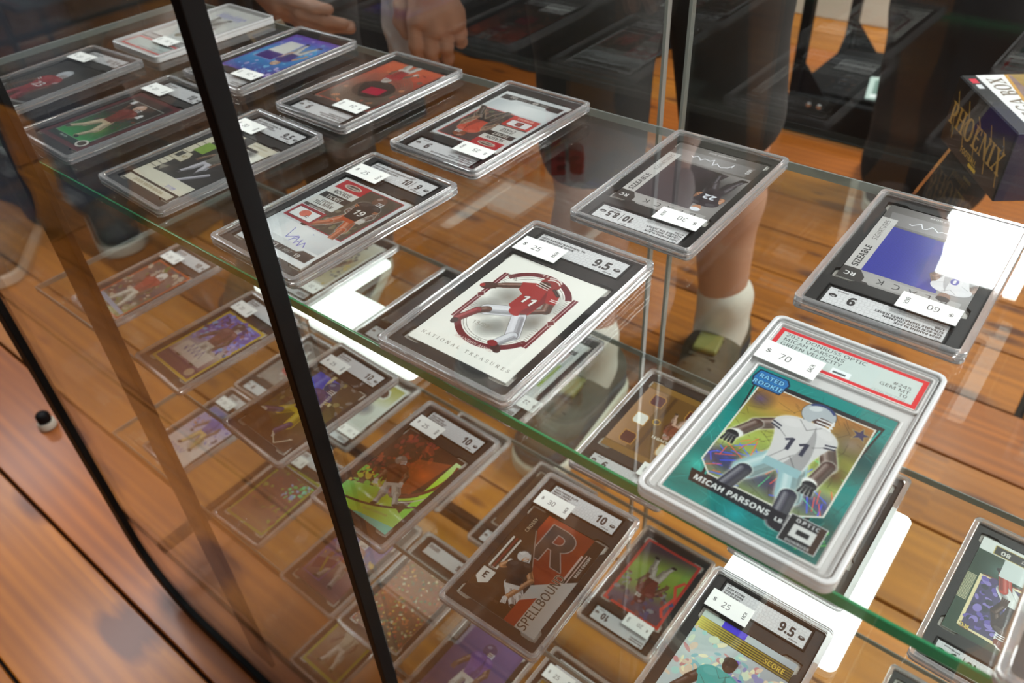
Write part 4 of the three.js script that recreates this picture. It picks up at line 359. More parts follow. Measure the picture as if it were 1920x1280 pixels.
  { on: 'B', x: -0.2035, z: -0.247, rot: 0, px: 4, grade: '10', price: 25, art: plain({ border: '#8a6a1c', ground: ['#6a4a18', '#a8842a'] }), label: 'slab with a dull gold card, cut by the lower edge below the SPELLBOUND slab' },
  // lower shelf, far row
  { on: 'B', x: -0.7725, z: -0.42, rot: 0, flip: 1, px: 4, grade: '9', art: plain({ border: '#8a8480', ground: ['#9a948c', '#6a6460'], p: { jersey: '#a83a3a', pants: '#c9c4bc', helmet: '#8a8480', skin: '#7a5a48' } }), label: 'slab with a grey card, between the yellow bordered and yellow trousers slabs' },
  { on: 'B', x: -0.64, z: -0.43, rot: 0, flip: 1, px: 5, grade: '9', price: 20, art: plain({ border: '#dfe2dc', b: 4, ground: ['#c9d0c8', '#e0e4dc', '#a8a850'], over: (g) => { soft(g, 40, 36, 16, 'rgba(150,150,40,.9)'); soft(g, 26, 32, 14, 'rgba(60,80,110,.7)'); poly(g, [[20, 58], [36, 58], [40, 66], [36, 74], [22, 74], [17, 66]], '#3a2a28', '#f0f2ec', 2); } }), label: 'slab with a white framed card with a dark six sided swatch' },
  { on: 'B', x: -0.487, z: -0.43, rot: 0, flip: 1, px: 4, grade: '9', art: plain({ border: '#2a4a38', ground: ['#2f5a44', '#3a6a50', '#30506a'] }), label: 'slab with a dark green card, behind the orange and lime foil slab' },
  { on: 'B', x: -0.356, z: -0.424, rot: 0, flip: 1, px: 4, grade: '9', art: plain({ border: '#4a3a2c', ground: ['#5a4a3c', '#3a2f26'] }), label: 'slab with a brown card, left of the SPELLBOUND slab on the lower shelf' },
  { on: 'B', x: -0.208, z: -0.42, rot: 0, flip: 1, px: 6, grade: '10', price: 20, tag: [-0.0145, -0.0415, 0], art: plain({ border: '#c8382f', b: 3, ground: ['#4a3a4a', '#5a4a60', '#7a9a3a', '#8fb04a', '#4a3a48'], seed: 97, n: 60, sh: 40, specks: ['#4a4a78', '#7a3a3a', '#3a3048', '#8a8a90'], under: (g) => { g.strokeStyle = '#e04a3c'; g.lineWidth = 3; g.beginPath(); g.moveTo(4, 14); g.lineTo(9, 22); g.lineTo(4, 40); g.lineTo(10, 52); g.lineTo(4, 62); g.stroke(); }, p: { jersey: '#6a2a2c', pants: '#b8b0a8', helmet: '#5a2428', skin: '#6a4a3c' }, ps: 0.9, py: 36 }), label: 'slab with a bright red bordered card over a grass picture' },
  { on: 'B', x: 0.052, z: -0.42, rot: 0, flip: 1, px: 4, grade: '9', art: plain({ border: '#4a3a2c', ground: ['#3a2f26', '#5a4a3c'] }), label: 'dark slab at the lower right edge, under the SEAT 80 slab' },
  // bottom glass
  { on: 'C', x: -0.54, z: -0.262, rot: 0, px: 4, grade: '9', price: 20, foil: 1, art: plain({ border: '#a8a01c', b: 4, ground: ['#8a6a48', '#a88a70', '#6a4a30'], p: { jersey: '#c9b8a0', pants: '#d8c8b8', helmet: '#a08a70', skin: '#8a6a58' } }), label: 'slab with a yellow green bordered card, alone on the bottom glass' },
].forEach(slab);
// white light pads lying under three of the slabs on the middle shelf
{
  const glow = std({ color: 0xffffff, emissive: new THREE.Color(0xf4fff8), emissiveIntensity: 0.75, roughness: 0.5 });
  for (const [x0, x1, z0, z1, l] of [[-0.664, -0.571, -0.463, -0.345, 'glowing white light pad under the pale cream card, leftmost of the three'], [-0.568, -0.423, -0.402, -0.3395, 'glowing white light pad under the grey and dark red card'], [-0.107, -0.018, -0.447, -0.302, 'glowing white light pad under the dark green and red card']]) {
    const w = x1 - x0, d = z1 - z0, t = thing('light_pad', l, 'light', [(x0 + x1) / 2, M + 0.0002, (z0 + z1) / 2]);
    part('diffuser', slabOf(roundRect(w, d, 0.006), 0.0006, 0.0064, 0.001), glow, t); part('back_plate', slabOf(roundRect(w - 0.004, d - 0.004, 0.005), 0, 0.0006), MAT.frosted, t);
    const a = new THREE.RectAreaLight(0xf4fff8, 0.9, w - 0.004, d - 0.004); a.position.set((x0 + x1) / 2, M - 0.0065, (z0 + z1) / 2); a.lookAt((x0 + x1) / 2, 0, (z0 + z1) / 2); a.name = 'pad_light'; scene.add(a);
  }
}
// ---------- the glass cabinet ----------
const XL = -0.905, XR = 0.335, XC = -0.307, ZF = -0.166, ZB = -0.522, TOP = 1.42;
{
  const t = thing('display_cabinet', 'tall glass display cabinet with black metal frame holding shelves of graded cards', 'cabinet');
  const post = (x0, z0, x1, z1) => part('frame_post', rb(x0, 0.012, z0, x1, TOP, z1, 0.003), MAT.black, t);
  post(XL, ZB, XL + 0.02, ZB + 0.02); post(XR - 0.02, ZB, XR, ZB + 0.02);
  post(XR - 0.02, ZF - 0.03, XR, ZF - 0.014);
  // flat upright between the left door and the shelves
  part('upright', rb(-0.652, 0.07, -0.1868, -0.608, TOP - 0.02, -0.1808, 0.001), MAT.black, t, 'flat black upright close behind the left door');
  for (const z of [ZB + 0.01]) { part('frame_rail', rb(XL, 0.055, z - 0.01, XR, 0.075, z + 0.01, 0.003), MAT.black, t); part('frame_rail', rb(XL, TOP - 0.02, z - 0.01, XR, TOP, z + 0.01, 0.003), MAT.black, t); }
  for (const x of [XL + 0.006, XR - 0.006]) { part('frame_rail', rb(x - 0.006, 0.055, ZB + 0.02, x + 0.006, 0.075, ZF - 0.03, 0.003), MAT.black, t); part('frame_rail', rb(x - 0.006, TOP - 0.02, ZB + 0.02, x + 0.006, TOP, ZF - 0.014, 0.003), MAT.black, t); }
  part('side_pane', bx(XL + 0.004, 0.076, ZB + 0.021, XL + 0.009, TOP - 0.021, ZF - 0.031), MAT.pane, t);
  part('side_pane', bx(XR - 0.009, 0.076, ZB + 0.021, XR - 0.004, TOP - 0.021, ZF - 0.031), MAT.pane, t);
  part('top_pane', bx(XL + 0.013, TOP - 0.012, ZB + 0.021, XR - 0.013, TOP - 0.006, ZF - 0.031), MAT.pane, t);
  part('bottom_pane', bx(XL + 0.013, C - 0.006, ZB + 0.021, XR - 0.013, C, -0.19), MAT.shelf, t);
  const zb = -0.508;
  const back = (x0, x1, e) => { const p = part('back_pane', bx(x0, 0.076, zb - 0.005, x1, TOP - 0.021, zb), MAT.pane, t); part('polished_edge', bx(e - 0.0012, 0.076, zb - 0.0052, e + 0.0012, TOP - 0.021, zb + 0.0002), MAT.greyEdge, p); };
  back(XL + 0.021, -0.2845, -0.2833); back(-0.2635, XR - 0.021, -0.2647);
  // doors: bent black tube round each pane, the corners rounded, a slim black strip where the two meet
  const tube = (pts, r) => new THREE.TubeGeometry(new THREE.CatmullRomCurve3(pts, false, 'catmullrom', 0.02), 90, r, 4, false);
  const door = (x0, x1, hinge) => {
    const d = part('door', bx(Math.min(x0, x1) + 0.004, 0.03, ZF - 0.0095, Math.max(x0, x1) - 0.004, TOP - 0.03, ZF - 0.0045), MAT.pane, t, 'glass door in a slim black frame');
    const w = 0.024, r = 0.12, s = hinge < 0 ? 1 : -1, hx = hinge < 0 ? x0 : x1;
    const shape = (outer) => {            // the bent stile and lower rail as one flat profile in x/y
      const e = outer ? 0 : w, p = [];
      const R = Math.max(0.03, r - e * 0.6);
      p.push([hx + s * e, TOP - 0.0]);
      for (let k = 0; k <= 10; k++) { const a = Math.PI / 2 * k / 10; p.push([hx + s * (e + R - R * Math.cos(a)), 0.006 + (outer ? 0 : w) + R - R * Math.sin(a)]); }
      p.push([hinge < 0 ? x1 : x0, 0.006 + (outer ? 0 : w)]);
      return p;
    };
    const out = shape(true), inn = shape(false).reverse(), sh = new THREE.Shape();
    [...out, ...inn].forEach(([x, y], i) => (i ? sh.lineTo(x, y) : sh.moveTo(x, y))); sh.closePath();
    part('stile_and_rail', new THREE.ExtrudeGeometry(sh, { depth: 0.009, bevelEnabled: true, bevelThickness: 0.0012, bevelSize: 0.0012, bevelOffset: -0.0012, bevelSegments: 2 }).translate(0, 0, ZF - 0.0105), MAT.black, d);
    part('top_rail', rb(x0, TOP - 0.03, ZF - 0.011, x1, TOP, ZF, 0.003), MAT.black, d);
    return d;
  };
  const dl = door(XL, XC - 0.001, -1), dr = door(XC + 0.009, XR, 1);
  part('edge_strip', rb(XC - 0.005, 0.02, ZF - 0.0105, XC + 0.0022, TOP - 0.03, ZF + 0.0005, 0.001), MAT.blackEdge, dl, 'slim black strip down the edge of the left door');
}
function glassShelf(y, z0, z1, label, edge) {
  const t = thing('glass_shelf', label, 'shelf', [0, y, 0], 0, 'glass shelves of the cabinet');
  const x0 = XL + 0.032, x1 = XR - 0.015;
  part('sheet', bx(x0 + 0.001, -0.006, z0 + 0.001, x1 - 0.001, 0, z1 - 0.001), MAT.shelf, t);
  part('polished_edge', rb(x0, -0.006, z1 - 0.0015, x1, 0, z1, 0.0004), edge, t, 'green polished front edge');
  part('polished_edge', rb(x0, -0.006, z0, x1, 0, z0 + 0.0015, 0.0004), MAT.greyEdge, t); part('polished_edge', rb(x0, -0.006, z0 + 0.002, x0 + 0.0015, 0, z1 - 0.002, 0.0004), MAT.greyEdge, t); part('polished_edge', rb(x1 - 0.0015, -0.006, z0 + 0.002, x1, 0, z1 - 0.002, 0.0004), MAT.greyEdge, t);
}
glassShelf(U, -0.485, -0.1885, 'upper glass shelf with a bright green front edge', MAT.greenEdge);
glassShelf(M, -0.499, -0.207, 'middle glass shelf, seen through the upper one', MAT.greyEdge);
glassShelf(B, -0.503, -0.207, 'lower glass shelf near the floor of the cabinet', MAT.greyEdge);

// ---------- things behind the cabinet ----------
{ // second cabinet: black base, slim posts, cards on its floor
  const t = thing('display_cabinet', 'black metal cabinet behind, with slim posts, gusset corners and silver rivets', 'cabinet', [-0.565, 0, -2.36]);
  const w = 0.46, d = 0.42;
  part('base', rb(-w / 2, 0.0, -d / 2, w / 2, 0.115, d / 2, 0.006), MAT.black, t);
  for (const [sx, sz] of [[-1, 1], [1, 1], [-1, -1], [1, -1]]) {
    const x = sx * (w / 2 - 0.014), z = sz * (d / 2 - 0.014);
    const p = part('frame_post', rb(x - 0.014, 0.115, z - 0.014, x + 0.014, 1.3, z + 0.014, 0.004), MAT.black, t);
    const g1 = new THREE.Shape(); g1.moveTo(0, 0); g1.lineTo(-sx * 0.075, 0); g1.lineTo(0, 0.085); g1.closePath();
    part('gusset', new THREE.ExtrudeGeometry(g1, { depth: 0.006, bevelEnabled: false }).translate(x - sx * 0.013, 0.115, z - 0.003), MAT.black, p);
    const g2 = new THREE.Shape(); g2.moveTo(0, 0); g2.lineTo(sz * 0.075, 0); g2.lineTo(0, 0.085); g2.closePath();
    part('gusset', new THREE.ExtrudeGeometry(g2, { depth: 0.006, bevelEnabled: false }).rotateY(Math.PI / 2).translate(x - 0.003, 0.115, z - sz * 0.013), MAT.black, p);
  }
  for (const [x, y] of [[-0.165, 0.09], [-0.135, 0.09]]) part('rivet', new THREE.SphereGeometry(0.008, 12, 8).scale(1, 1, 0.5).translate(x, y, d / 2), MAT.steel, t);
  for (const y of [0.1, 0.145]) part('rivet', new THREE.SphereGeometry(0.008, 12, 8).scale(0.5, 1, 1).translate(-w / 2, y, d / 2 - 0.02), MAT.steel, t);
  part('top', rb(-w / 2, 1.3, -d / 2, w / 2, 1.33, d / 2, 0.004), MAT.black, t);
  part('tray_lip', rb(-w / 2 + 0.03, 0.115, d / 2 - 0.03, w / 2 - 0.03, 0.127, d / 2 - 0.02, 0.002), MAT.black, t);
  const cs = [[-0.56, 0.1155, -2.29, 'pale green card slab in the tray of the cabinet behind, nearer one'], [-0.535, 0.1155, -2.47, 'pale green card slab in the tray of the cabinet behind, farther one']];
  const mat = std({ color: lin(0.42, 0.52, 0.46), roughness: 0.4 }), pic = std({ color: lin(0.14, 0.22, 0.18), roughness: 0.5 }), tagm = std({ color: lin(0.75, 0.78, 0.74), roughness: 0.5 });
  for (const [x, y, z, l] of cs) { const s = thing('graded_card', l, 'graded card', [x, y, z], 0.25); part('case_shell', slabOf(roundRect(0.12, 0.16, 0.005), 0, 0.006, 0.0008), mat, s); part('card', rb(-0.045, 0.0062, -0.055, 0.045, 0.007, 0.045, 0.0003), pic, s); part('label', rb(-0.05, 0.0062, 0.05, 0.05, 0.007, 0.07, 0.0003), tagm, s); }
}
{ // dark counter far left at the back
  const t = thing('cloth_covered_counter', 'black cloth covered counter at the back left, behind the hanging hand', 'counter', [-2.35, 0, -2.44]);
  part('top', rb(-0.75, 0.74, -0.32, 0.95, 0.77, 0.32, 0.006), MAT.cloth, t);
  const sh = new THREE.Shape(); // skirt with soft folds, seen from above
  const N = 160, ring = []; for (let i = 0; i < N; i++) { const u = i / N * 4, k = Math.floor(u), f = u - k, c = [[-0.75, -0.32], [0.95, -0.32], [0.95, 0.32], [-0.75, 0.32]], a = c[k], b = c[(k + 1) % 4], n = [[0, -1], [1, 0], [0, 1], [-1, 0]][k], m = 0.008 + 0.012 * Math.sin(i * 1.1) * Math.sin(Math.PI * f); ring.push([a[0] + (b[0] - a[0]) * f + n[0] * m, a[1] + (b[1] - a[1]) * f + n[1] * m]); }
  ring.forEach(([x, z], i) => (i ? sh.lineTo(x, -z) : sh.moveTo(x, -z))); sh.closePath();
  part('skirt', new THREE.ExtrudeGeometry(sh, { depth: 0.735, bevelEnabled: false }).rotateX(-Math.PI / 2).translate(0, 0.004, 0), MAT.cloth, t);
}
{
  const t = thing('cloth_covered_table', 'low black cloth covered table at the left, beyond the end of the cabinet', 'table', [-2.6, 0, -1.1]);
  part('top', rb(-0.9, 0.70, -0.55, 0.85, 0.73, 0.5, 0.006), MAT.cloth, t);
  const sh = new THREE.Shape(), c = [[-0.9, -0.55], [0.85, -0.55], [0.85, 0.5], [-0.9, 0.5]], n = [[0, -1], [1, 0], [0, 1], [-1, 0]];
  for (let i = 0; i < 160; i++) { const u = i / 40, k = Math.floor(u), f = u - k, a = c[k], b = c[(k + 1) % 4], m = 0.008 + 0.012 * Math.sin(i * 1.07) * Math.sin(Math.PI * f), x = a[0] + (b[0] - a[0]) * f + n[k][0] * m, z = a[1] + (b[1] - a[1]) * f + n[k][1] * m; if (i) sh.lineTo(x, -z); else sh.moveTo(x, -z); }
  sh.closePath(); part('skirt', new THREE.ExtrudeGeometry(sh, { depth: 0.695, bevelEnabled: false }).rotateX(-Math.PI / 2).translate(0, 0.004, 0), MAT.cloth, t);
}
{
  const t = thing('cloth_covered_table', 'long black cloth covered table in front at the left, mirrored in the door', 'table', [-2.45, 0, 1.02]);
  part('top', rb(-1.0, 0.84, -0.45, 0.85, 0.87, 0.45, 0.006), MAT.cloth, t);
  const sh = new THREE.Shape(), c = [[-1.0, -0.45], [0.85, -0.45], [0.85, 0.45], [-1.0, 0.45]], n = [[0, -1], [1, 0], [0, 1], [-1, 0]];
  for (let i = 0; i < 160; i++) { const u = i / 40, k = Math.floor(u), f = u - k, a = c[k], b = c[(k + 1) % 4], m = 0.008 + 0.012 * Math.sin(i * 1.13) * Math.sin(Math.PI * f), x = a[0] + (b[0] - a[0]) * f + n[k][0] * m, z = a[1] + (b[1] - a[1]) * f + n[k][1] * m; if (i) sh.lineTo(x, -z); else sh.moveTo(x, -z); }
  sh.closePath(); part('skirt', new THREE.ExtrudeGeometry(sh, { depth: 0.835, bevelEnabled: false }).rotateX(-Math.PI / 2).translate(0, 0.004, 0), MAT.cloth, t);
}
{
  const t = thing('floor_stop', 'small black rubber stop on a white ring, on the floor beside the cabinet corner', 'floor stop', [-1.385, 0, -0.236]); t.scale.setScalar(0.6);
  part('ring', new THREE.LatheGeometry([[0, 0], [0.026, 0], [0.028, 0.004], [0.025, 0.022], [0.02, 0.024], [0, 0.024]].map((p) => new THREE.Vector2(...p)), 28), MAT.sole, t);
  part('cap', new THREE.LatheGeometry([[0, 0.024], [0.019, 0.024], [0.021, 0.03], [0.02, 0.05], [0.013, 0.058], [0, 0.06]].map((p) => new THREE.Vector2(...p)), 28), MAT.black, t);
}
{ // glass side table with the card box
  const ty = 0.690, t = thing('side_table', 'clear glass side table behind the cabinet, carrying the gold and black box', 'table', [0.06, 0, -0.74]);
  part('table_top', bx(-0.185, ty - 0.008, -0.125, 0.33, ty, 0.085), MAT.shelf, t);
  for (const z of [-0.07, 0.07]) part('leg', new THREE.CylinderGeometry(0.008, 0.008, ty - 0.008, 16).translate(0.30, (ty - 0.008) / 2, z), MAT.steel, t);
  part('foot_rail', rb(0.285, 0.0, -0.1, 0.315, 0.014, 0.1, 0.004), MAT.black, t);
  const [c1, g1] = canvas(590, 700); g1.scale(5, 5); g1.fillStyle = '#15120f'; g1.fillRect(0, 0, 118, 140); poly(g1, [[8, 12], [118, 12], [118, 42], [16, 42]], '#d8d6d2'); T(g1, 'MEGA BOX', 60, 24, 19, '#6a5844', { align: 'center', font: 'serif', sx: 0.95 }); poly(g1, [[16, 38], [60, 30], [118, 38], [118, 140], [40, 140], [22, 90]], '#7a5f58', '#b8862e', 3); specks(g1, 8, 30, 44, 84, 92, 120, ['#c98a5a', '#e0e0dc', '#a83a2a', '#4a3a48', '#d8a880', '#8f6f24', '#c8a040'], 2, 6); g1.fillStyle = '#8f6f24'; g1.fillRect(84, 42, 34, 60); g1.fillStyle = '#c8283a'; g1.fillRect(100, 3, 10, 6); g1.fillStyle = '#ccc'; g1.fillRect(88, 4, 9, 5);
  const [c2, g2] = canvas(720, 330); g2.scale(6, 6); g2.fillStyle = '#17130f'; g2.fillRect(0, 0, 120, 55); g2.lineWidth = 1.6; g2.strokeStyle = '#a07c34'; const r = rnd(9); for (let i = 0; i < 5; i++) { const x = 8 + i * 24; g2.beginPath(); g2.moveTo(x, 8 + r() * 6); g2.lineTo(x + 9, 14 + r() * 8); g2.lineTo(x + 4, 28); g2.lineTo(x + 12, 46); g2.stroke(); } T(g2, 'PHOENIX', 60, 28, 26, '#a8823a', { align: 'center', font: 'serif', sx: 0.9 }); T(g2, 'FOOTBALL', 60, 45, 7, '#b89238', { align: 'center' }); g2.fillStyle = '#c9a430'; g2.fillRect(64, 49, 16, 3); T(g2, '11', 12, 40, 9, '#5a6a62'); T(g2, '2', 106, 18, 9, '#5a5a62');
  const [c3, g3] = canvas(360, 330); g3.scale(6, 6); g3.fillStyle = '#23223e'; g3.fillRect(0, 0, 60, 55); T(g3, 'C', 10, 30, 22, '#c9a430', { font: 'serif' });
  const P = (c) => phy({ map: tex(c), roughness: 0.45, clearcoat: 0.5, clearcoatRoughness: 0.1 });
  const L = 0.118, Wd = 0.14, H = 0.06, b = thing('card_box', 'black and gold printed card box lettered MEGA BOX, at the right picture edge', 'box', [0, 0, 0], 0);
  // its long side faces the cabinet's left; corner nearest the camera at (-0.060, -0.70)
  const dir = new THREE.Vector3(-0.080, 0, -0.110).normalize();
  b.position.set(-0.068 + dir.x * L / 2 - dir.z * Wd / 2, ty + 0.0003, -0.688 + dir.z * L / 2 + dir.x * Wd / 2); b.rotation.y = Math.atan2(-dir.z, dir.x);
  part('carton', new RoundedBoxGeometry(L, H, Wd, 2, 0.0012).translate(0, H / 2, 0), std({ color: lin(0.02, 0.018, 0.02), roughness: 0.5 }), b);
  part('top_print', new THREE.PlaneGeometry(L - 0.002, Wd - 0.002).rotateX(-Math.PI / 2).rotateY(0).translate(0, H + 0.0003, 0), P(c1), b);
  part('side_print', new THREE.PlaneGeometry(L - 0.002, H - 0.002).translate(0, H / 2, Wd / 2 + 0.0003), P(c2), b);
  part('side_print', new THREE.PlaneGeometry(L - 0.002, H - 0.002).rotateY(Math.PI).translate(0, H / 2, -Wd / 2 - 0.0003), P(c2), b);
  part('end_print', new THREE.PlaneGeometry(Wd - 0.002, H - 0.002).rotateY(-Math.PI / 2).translate(-L / 2 - 0.0003, H / 2, 0), P(c3), b);
  part('end_print', new THREE.PlaneGeometry(Wd - 0.002, H - 0.002).rotateY(Math.PI / 2).translate(L / 2 + 0.0003, H / 2, 0), P(c3), b);
}
// ---------- people: each body one surface meshed from a field of joined, tapering limbs ----------
function bodyMesh(bones, cell, k = 0.02) {          // bones: [x, y, z, r, x, y, z, r]
  const lo = [1e9, 1e9, 1e9], hi = [-1e9, -1e9, -1e9];
  for (const b of bones) for (const o of [0, 4]) for (let a = 0; a < 3; a++) { lo[a] = Math.min(lo[a], b[o + a] - b[o + 3]); hi[a] = Math.max(hi[a], b[o + a] + b[o + 3]); }
  const side = Math.max(hi[0] - lo[0], hi[1] - lo[1], hi[2] - lo[2]) + 8 * cell, n = Math.ceil(side / cell), mid = lo.map((v, a) => (v + hi[a]) / 2), half = n * cell / 2;
  const f = new Float32Array(n * n * n).fill(0.2);
  for (const [ax, ay, az, ar, bx_, by, bz, br] of bones) {
    const m = Math.max(ar, br) + k + 3 * cell, dx = bx_ - ax, dy = by - ay, dz = bz - az, L2 = dx * dx + dy * dy + dz * dz || 1e-9;
    const at = (v, a) => Math.floor((v - mid[a] + half) / cell), cl = (v) => Math.max(0, Math.min(n - 1, v));
    const i0 = cl(at(Math.min(ax, bx_) - m, 0)), i1 = cl(at(Math.max(ax, bx_) + m, 0) + 1), j0 = cl(at(Math.min(ay, by) - m, 1)), j1 = cl(at(Math.max(ay, by) + m, 1) + 1), k0 = cl(at(Math.min(az, bz) - m, 2)), k1 = cl(at(Math.max(az, bz) + m, 2) + 1);
    for (let kk = k0; kk <= k1; kk++) for (let j = j0; j <= j1; j++) for (let i = i0; i <= i1; i++) {
      const x = mid[0] - half + i * cell - ax, y = mid[1] - half + j * cell - ay, z = mid[2] - half + kk * cell - az;
      const t = Math.max(0, Math.min(1, (x * dx + y * dy + z * dz) / L2)), d = Math.hypot(x - t * dx, y - t * dy, z - t * dz) - (ar + (br - ar) * t);
      const q = (kk * n + j) * n + i, o = f[q], h = Math.max(k - Math.abs(o - d), 0) / k;
      f[q] = Math.min(o, d) - h * h * k * 0.25;
    }
  }
  const mc = new MarchingCubes(n, MAT.skin, false, false, 400000);
  mc.isolation = 0; for (let i = 0; i < f.length; i++) mc.field[i] = -f[i];
  mc.update();
  const g = new THREE.BufferGeometry();
  g.setAttribute('position', new THREE.BufferAttribute(mc.positionArray.slice(0, mc.count * 3), 3)); g.setAttribute('normal', new THREE.BufferAttribute(mc.normalArray.slice(0, mc.count * 3), 3));
  const p = g.attributes.position;
  for (let i = 0; i < p.count; i++) p.setXYZ(i, p.getX(i) * half + mid[0], p.getY(i) * half + mid[1], p.getZ(i) * half + mid[2]);
  return g;
}
const chain = (...pts) => pts.slice(1).map((p, i) => [...pts[i], ...p]);
const add3 = (a, b, s = 1) => [a[0] + b[0] * s, a[1] + b[1] * s, a[2] + b[2] * s];
// a hanging hand: palm and five fingers, each its own chain; at = wrist, down = finger direction, out = thumb side, nrm = back of the hand
function handBones(at, down, out, nrm, curl = 0.35) {
  const P = (d, o, n, r) => [at[0] + down[0] * d + out[0] * o + nrm[0] * n, at[1] + down[1] * d + out[1] * o + nrm[1] * n, at[2] + down[2] * d + out[2] * o + nrm[2] * n, r];
  const bones = [...chain(P(-0.02, 0, 0, 0.026), P(0.02, 0.006, 0, 0.024), P(0.06, 0.020, 0, 0.0185)), ...chain(P(0.02, -0.006, 0, 0.024), P(0.07, -0.022, 0, 0.017)), ...chain(P(0.02, 0, 0, 0.022), P(0.075, 0, 0, 0.018))];
  [[0.030, 0.040, 0.082], [0.010, 0.046, 0.088], [-0.011, 0.043, 0.086], [-0.030, 0.034, 0.076]].forEach(([o, l, d0], i) => {
    const c = curl * (0.8 + 0.25 * i), s = o * 1.05;
    bones.push(...chain(P(d0 - 0.016, o, 0, 0.0105), P(d0 + l * 0.5, s, -0.010 * c * 2, 0.0092), P(d0 + l * 1.05, s, -0.030 * c * 2, 0.0085), P(d0 + l * 1.35, s, -0.050 * c * 2, 0.0074)));
  });
  bones.push(...chain(P(0.018, 0.018, -0.006, 0.014), P(0.050, 0.046, -0.018, 0.0115), P(0.076, 0.052, -0.030, 0.0098), P(0.096, 0.046, -0.038, 0.0085)));
  return bones;
}
// o.hips = [left, right], o.knees, o.ankles; facing = unit vector; o.hands = [left, right] wrists
function person(o) {
  const t = thing('person', o.label, 'person', [0, 0, 0]);
  const F = o.facing, S = [F[2], 0, -F[0]];          // S points to the person's left
  const pel = [(o.hips[0][0] + o.hips[1][0]) / 2, o.hipY ?? 0.92, (o.hips[0][2] + o.hips[1][2]) / 2];
  const lean = (y) => (o.lean ? Math.min(1, Math.max(0, (y - 0.9) / 0.15)) : 0), at = (l, y, f) => [pel[0] + S[0] * l + F[0] * f + (o.lean?.[0] ?? 0) * lean(y), y, pel[2] + S[2] * l + F[2] * f + (o.lean?.[1] ?? 0) * lean(y)];
  const sh = [at(0.19, 1.42, -0.01), at(-0.19, 1.42, -0.01)], legs = [];
  for (const k of [0, 1]) legs.push(...chain([...o.hips[k], 0.088], [...add3(o.hips[k], [(o.knees[k][0] - o.hips[k][0]) / 2, (o.knees[k][1] - o.hips[k][1]) / 2, (o.knees[k][2] - o.hips[k][2]) / 2]), 0.076], [...o.knees[k], 0.056], [...add3(o.knees[k], [(o.ankles[k][0] - o.knees[k][0]) * 0.33 - F[0] * 0.012, (o.ankles[k][1] - o.knees[k][1]) * 0.33, (o.ankles[k][2] - o.knees[k][2]) * 0.33 - F[2] * 0.012]), 0.057], [...o.ankles[k], 0.036]));
  const torso = [...chain([...pel, 0.125], [...at(0, 1.12, 0.01), 0.120], [...at(0, 1.30, 0), 0.130]), ...chain([...at(0.075, 1.32, 0), 0.105], [...sh[0], 0.062]), ...chain([...at(-0.075, 1.32, 0), 0.105], [...sh[1], 0.062]), ...chain([...at(0.07, 0.93, -0.02), 0.10], [...at(-0.07, 0.93, -0.02), 0.10])];
  const neck = chain([...at(0, 1.42, -0.01), 0.06], [...at(0, 1.52, 0.005), 0.052]);
  const head = [...chain([...at(0, 1.60, 0.005), 0.078], [...at(0, 1.68, -0.005), 0.088]), ...chain([...at(0, 1.57, 0.055), 0.034], [...at(0, 1.62, 0.04), 0.055]), ...chain([...at(0, 1.625, 0.088), 0.011], [...at(0, 1.60, 0.104), 0.0135]), ...chain([...at(0.082, 1.645, -0.005), 0.014], [...at(0.082, 1.605, 0), 0.011]), ...chain([...at(-0.082, 1.645, -0.005), 0.014], [...at(-0.082, 1.605, 0), 0.011])];
  const feet = []; for (const k of [0, 1]) { const a = o.ankles[k], q = o.toes?.[k] ?? F; feet.push(...chain([a[0] - q[0] * 0.03, 0.05, a[2] - q[2] * 0.03, 0.036], [a[0] + q[0] * 0.10, 0.042, a[2] + q[2] * 0.10, 0.034], [a[0] + q[0] * 0.16, 0.034, a[2] + q[2] * 0.16, 0.026]), ...chain([a[0], 0.09, a[2], 0.036], [a[0], 0.05, a[2], 0.036])); }
  const arms = [], hands = [];
  for (const k of [0, 1]) { const w = o.wrists[k], e = o.elbows[k]; arms.push(...chain([...sh[k], 0.052], [...add3(sh[k], [(e[0] - sh[k][0]) / 2, (e[1] - sh[k][1]) / 2, (e[2] - sh[k][2]) / 2]), 0.047], [...e, 0.040], [...add3(e, [(w[0] - e[0]) * 0.3, (w[1] - e[1]) * 0.3, (w[2] - e[2]) * 0.3]), 0.042], [...w, 0.027])); hands.push(handBones(w, ...o.handAxes[k], o.curl?.[k] ?? 0.35)); }
  const geo = mergeGeometries([bodyMesh([...legs, ...torso, ...neck, ...arms, ...feet], 0.012, 0.03), bodyMesh([...neck, ...head], 0.0045, 0.02), bodyMesh(hands[0], 0.0034, 0.006), bodyMesh(hands[1], 0.0034, 0.006)]);
  part('body', geo, o.skin, t);
  const fatter = (bones, d) => bones.map((b) => [b[0], b[1], b[2], b[3] + d, b[4], b[5], b[6], b[7] + d]);
  if (o.shorts) { const b = []; for (const k of [0, 1]) { const h = o.hips[k], n = o.knees[k], m = add3(h, [(n[0] - h[0]) * 0.94, (n[1] - h[1]) * 0.94, (n[2] - h[2]) * 0.94]); b.push(...chain([...h, 0.092], [...add3(h, [(m[0] - h[0]) / 2, (m[1] - h[1]) / 2, (m[2] - h[2]) / 2]), 0.086], [...m, 0.080])); } b.push(...chain([...at(0.06, 0.95, 0), 0.108], [...at(-0.06, 0.95, 0), 0.108])); part('shorts', bodyMesh(b, 0.012, 0.035), o.shorts, t); }
  if (o.trousers) { const b = []; for (const k of [0, 1]) { const a = o.ankles[k]; b.push(...chain([...o.hips[k], 0.105], [...o.knees[k], 0.083], [a[0], 0.12, a[2], 0.072], [a[0], 0.085, a[2], 0.07])); } b.push(...chain([...at(0.06, 0.95, 0), 0.118], [...at(-0.06, 0.95, 0), 0.118])); part('trousers', bodyMesh(b, 0.012, 0.03), o.trousers, t); }
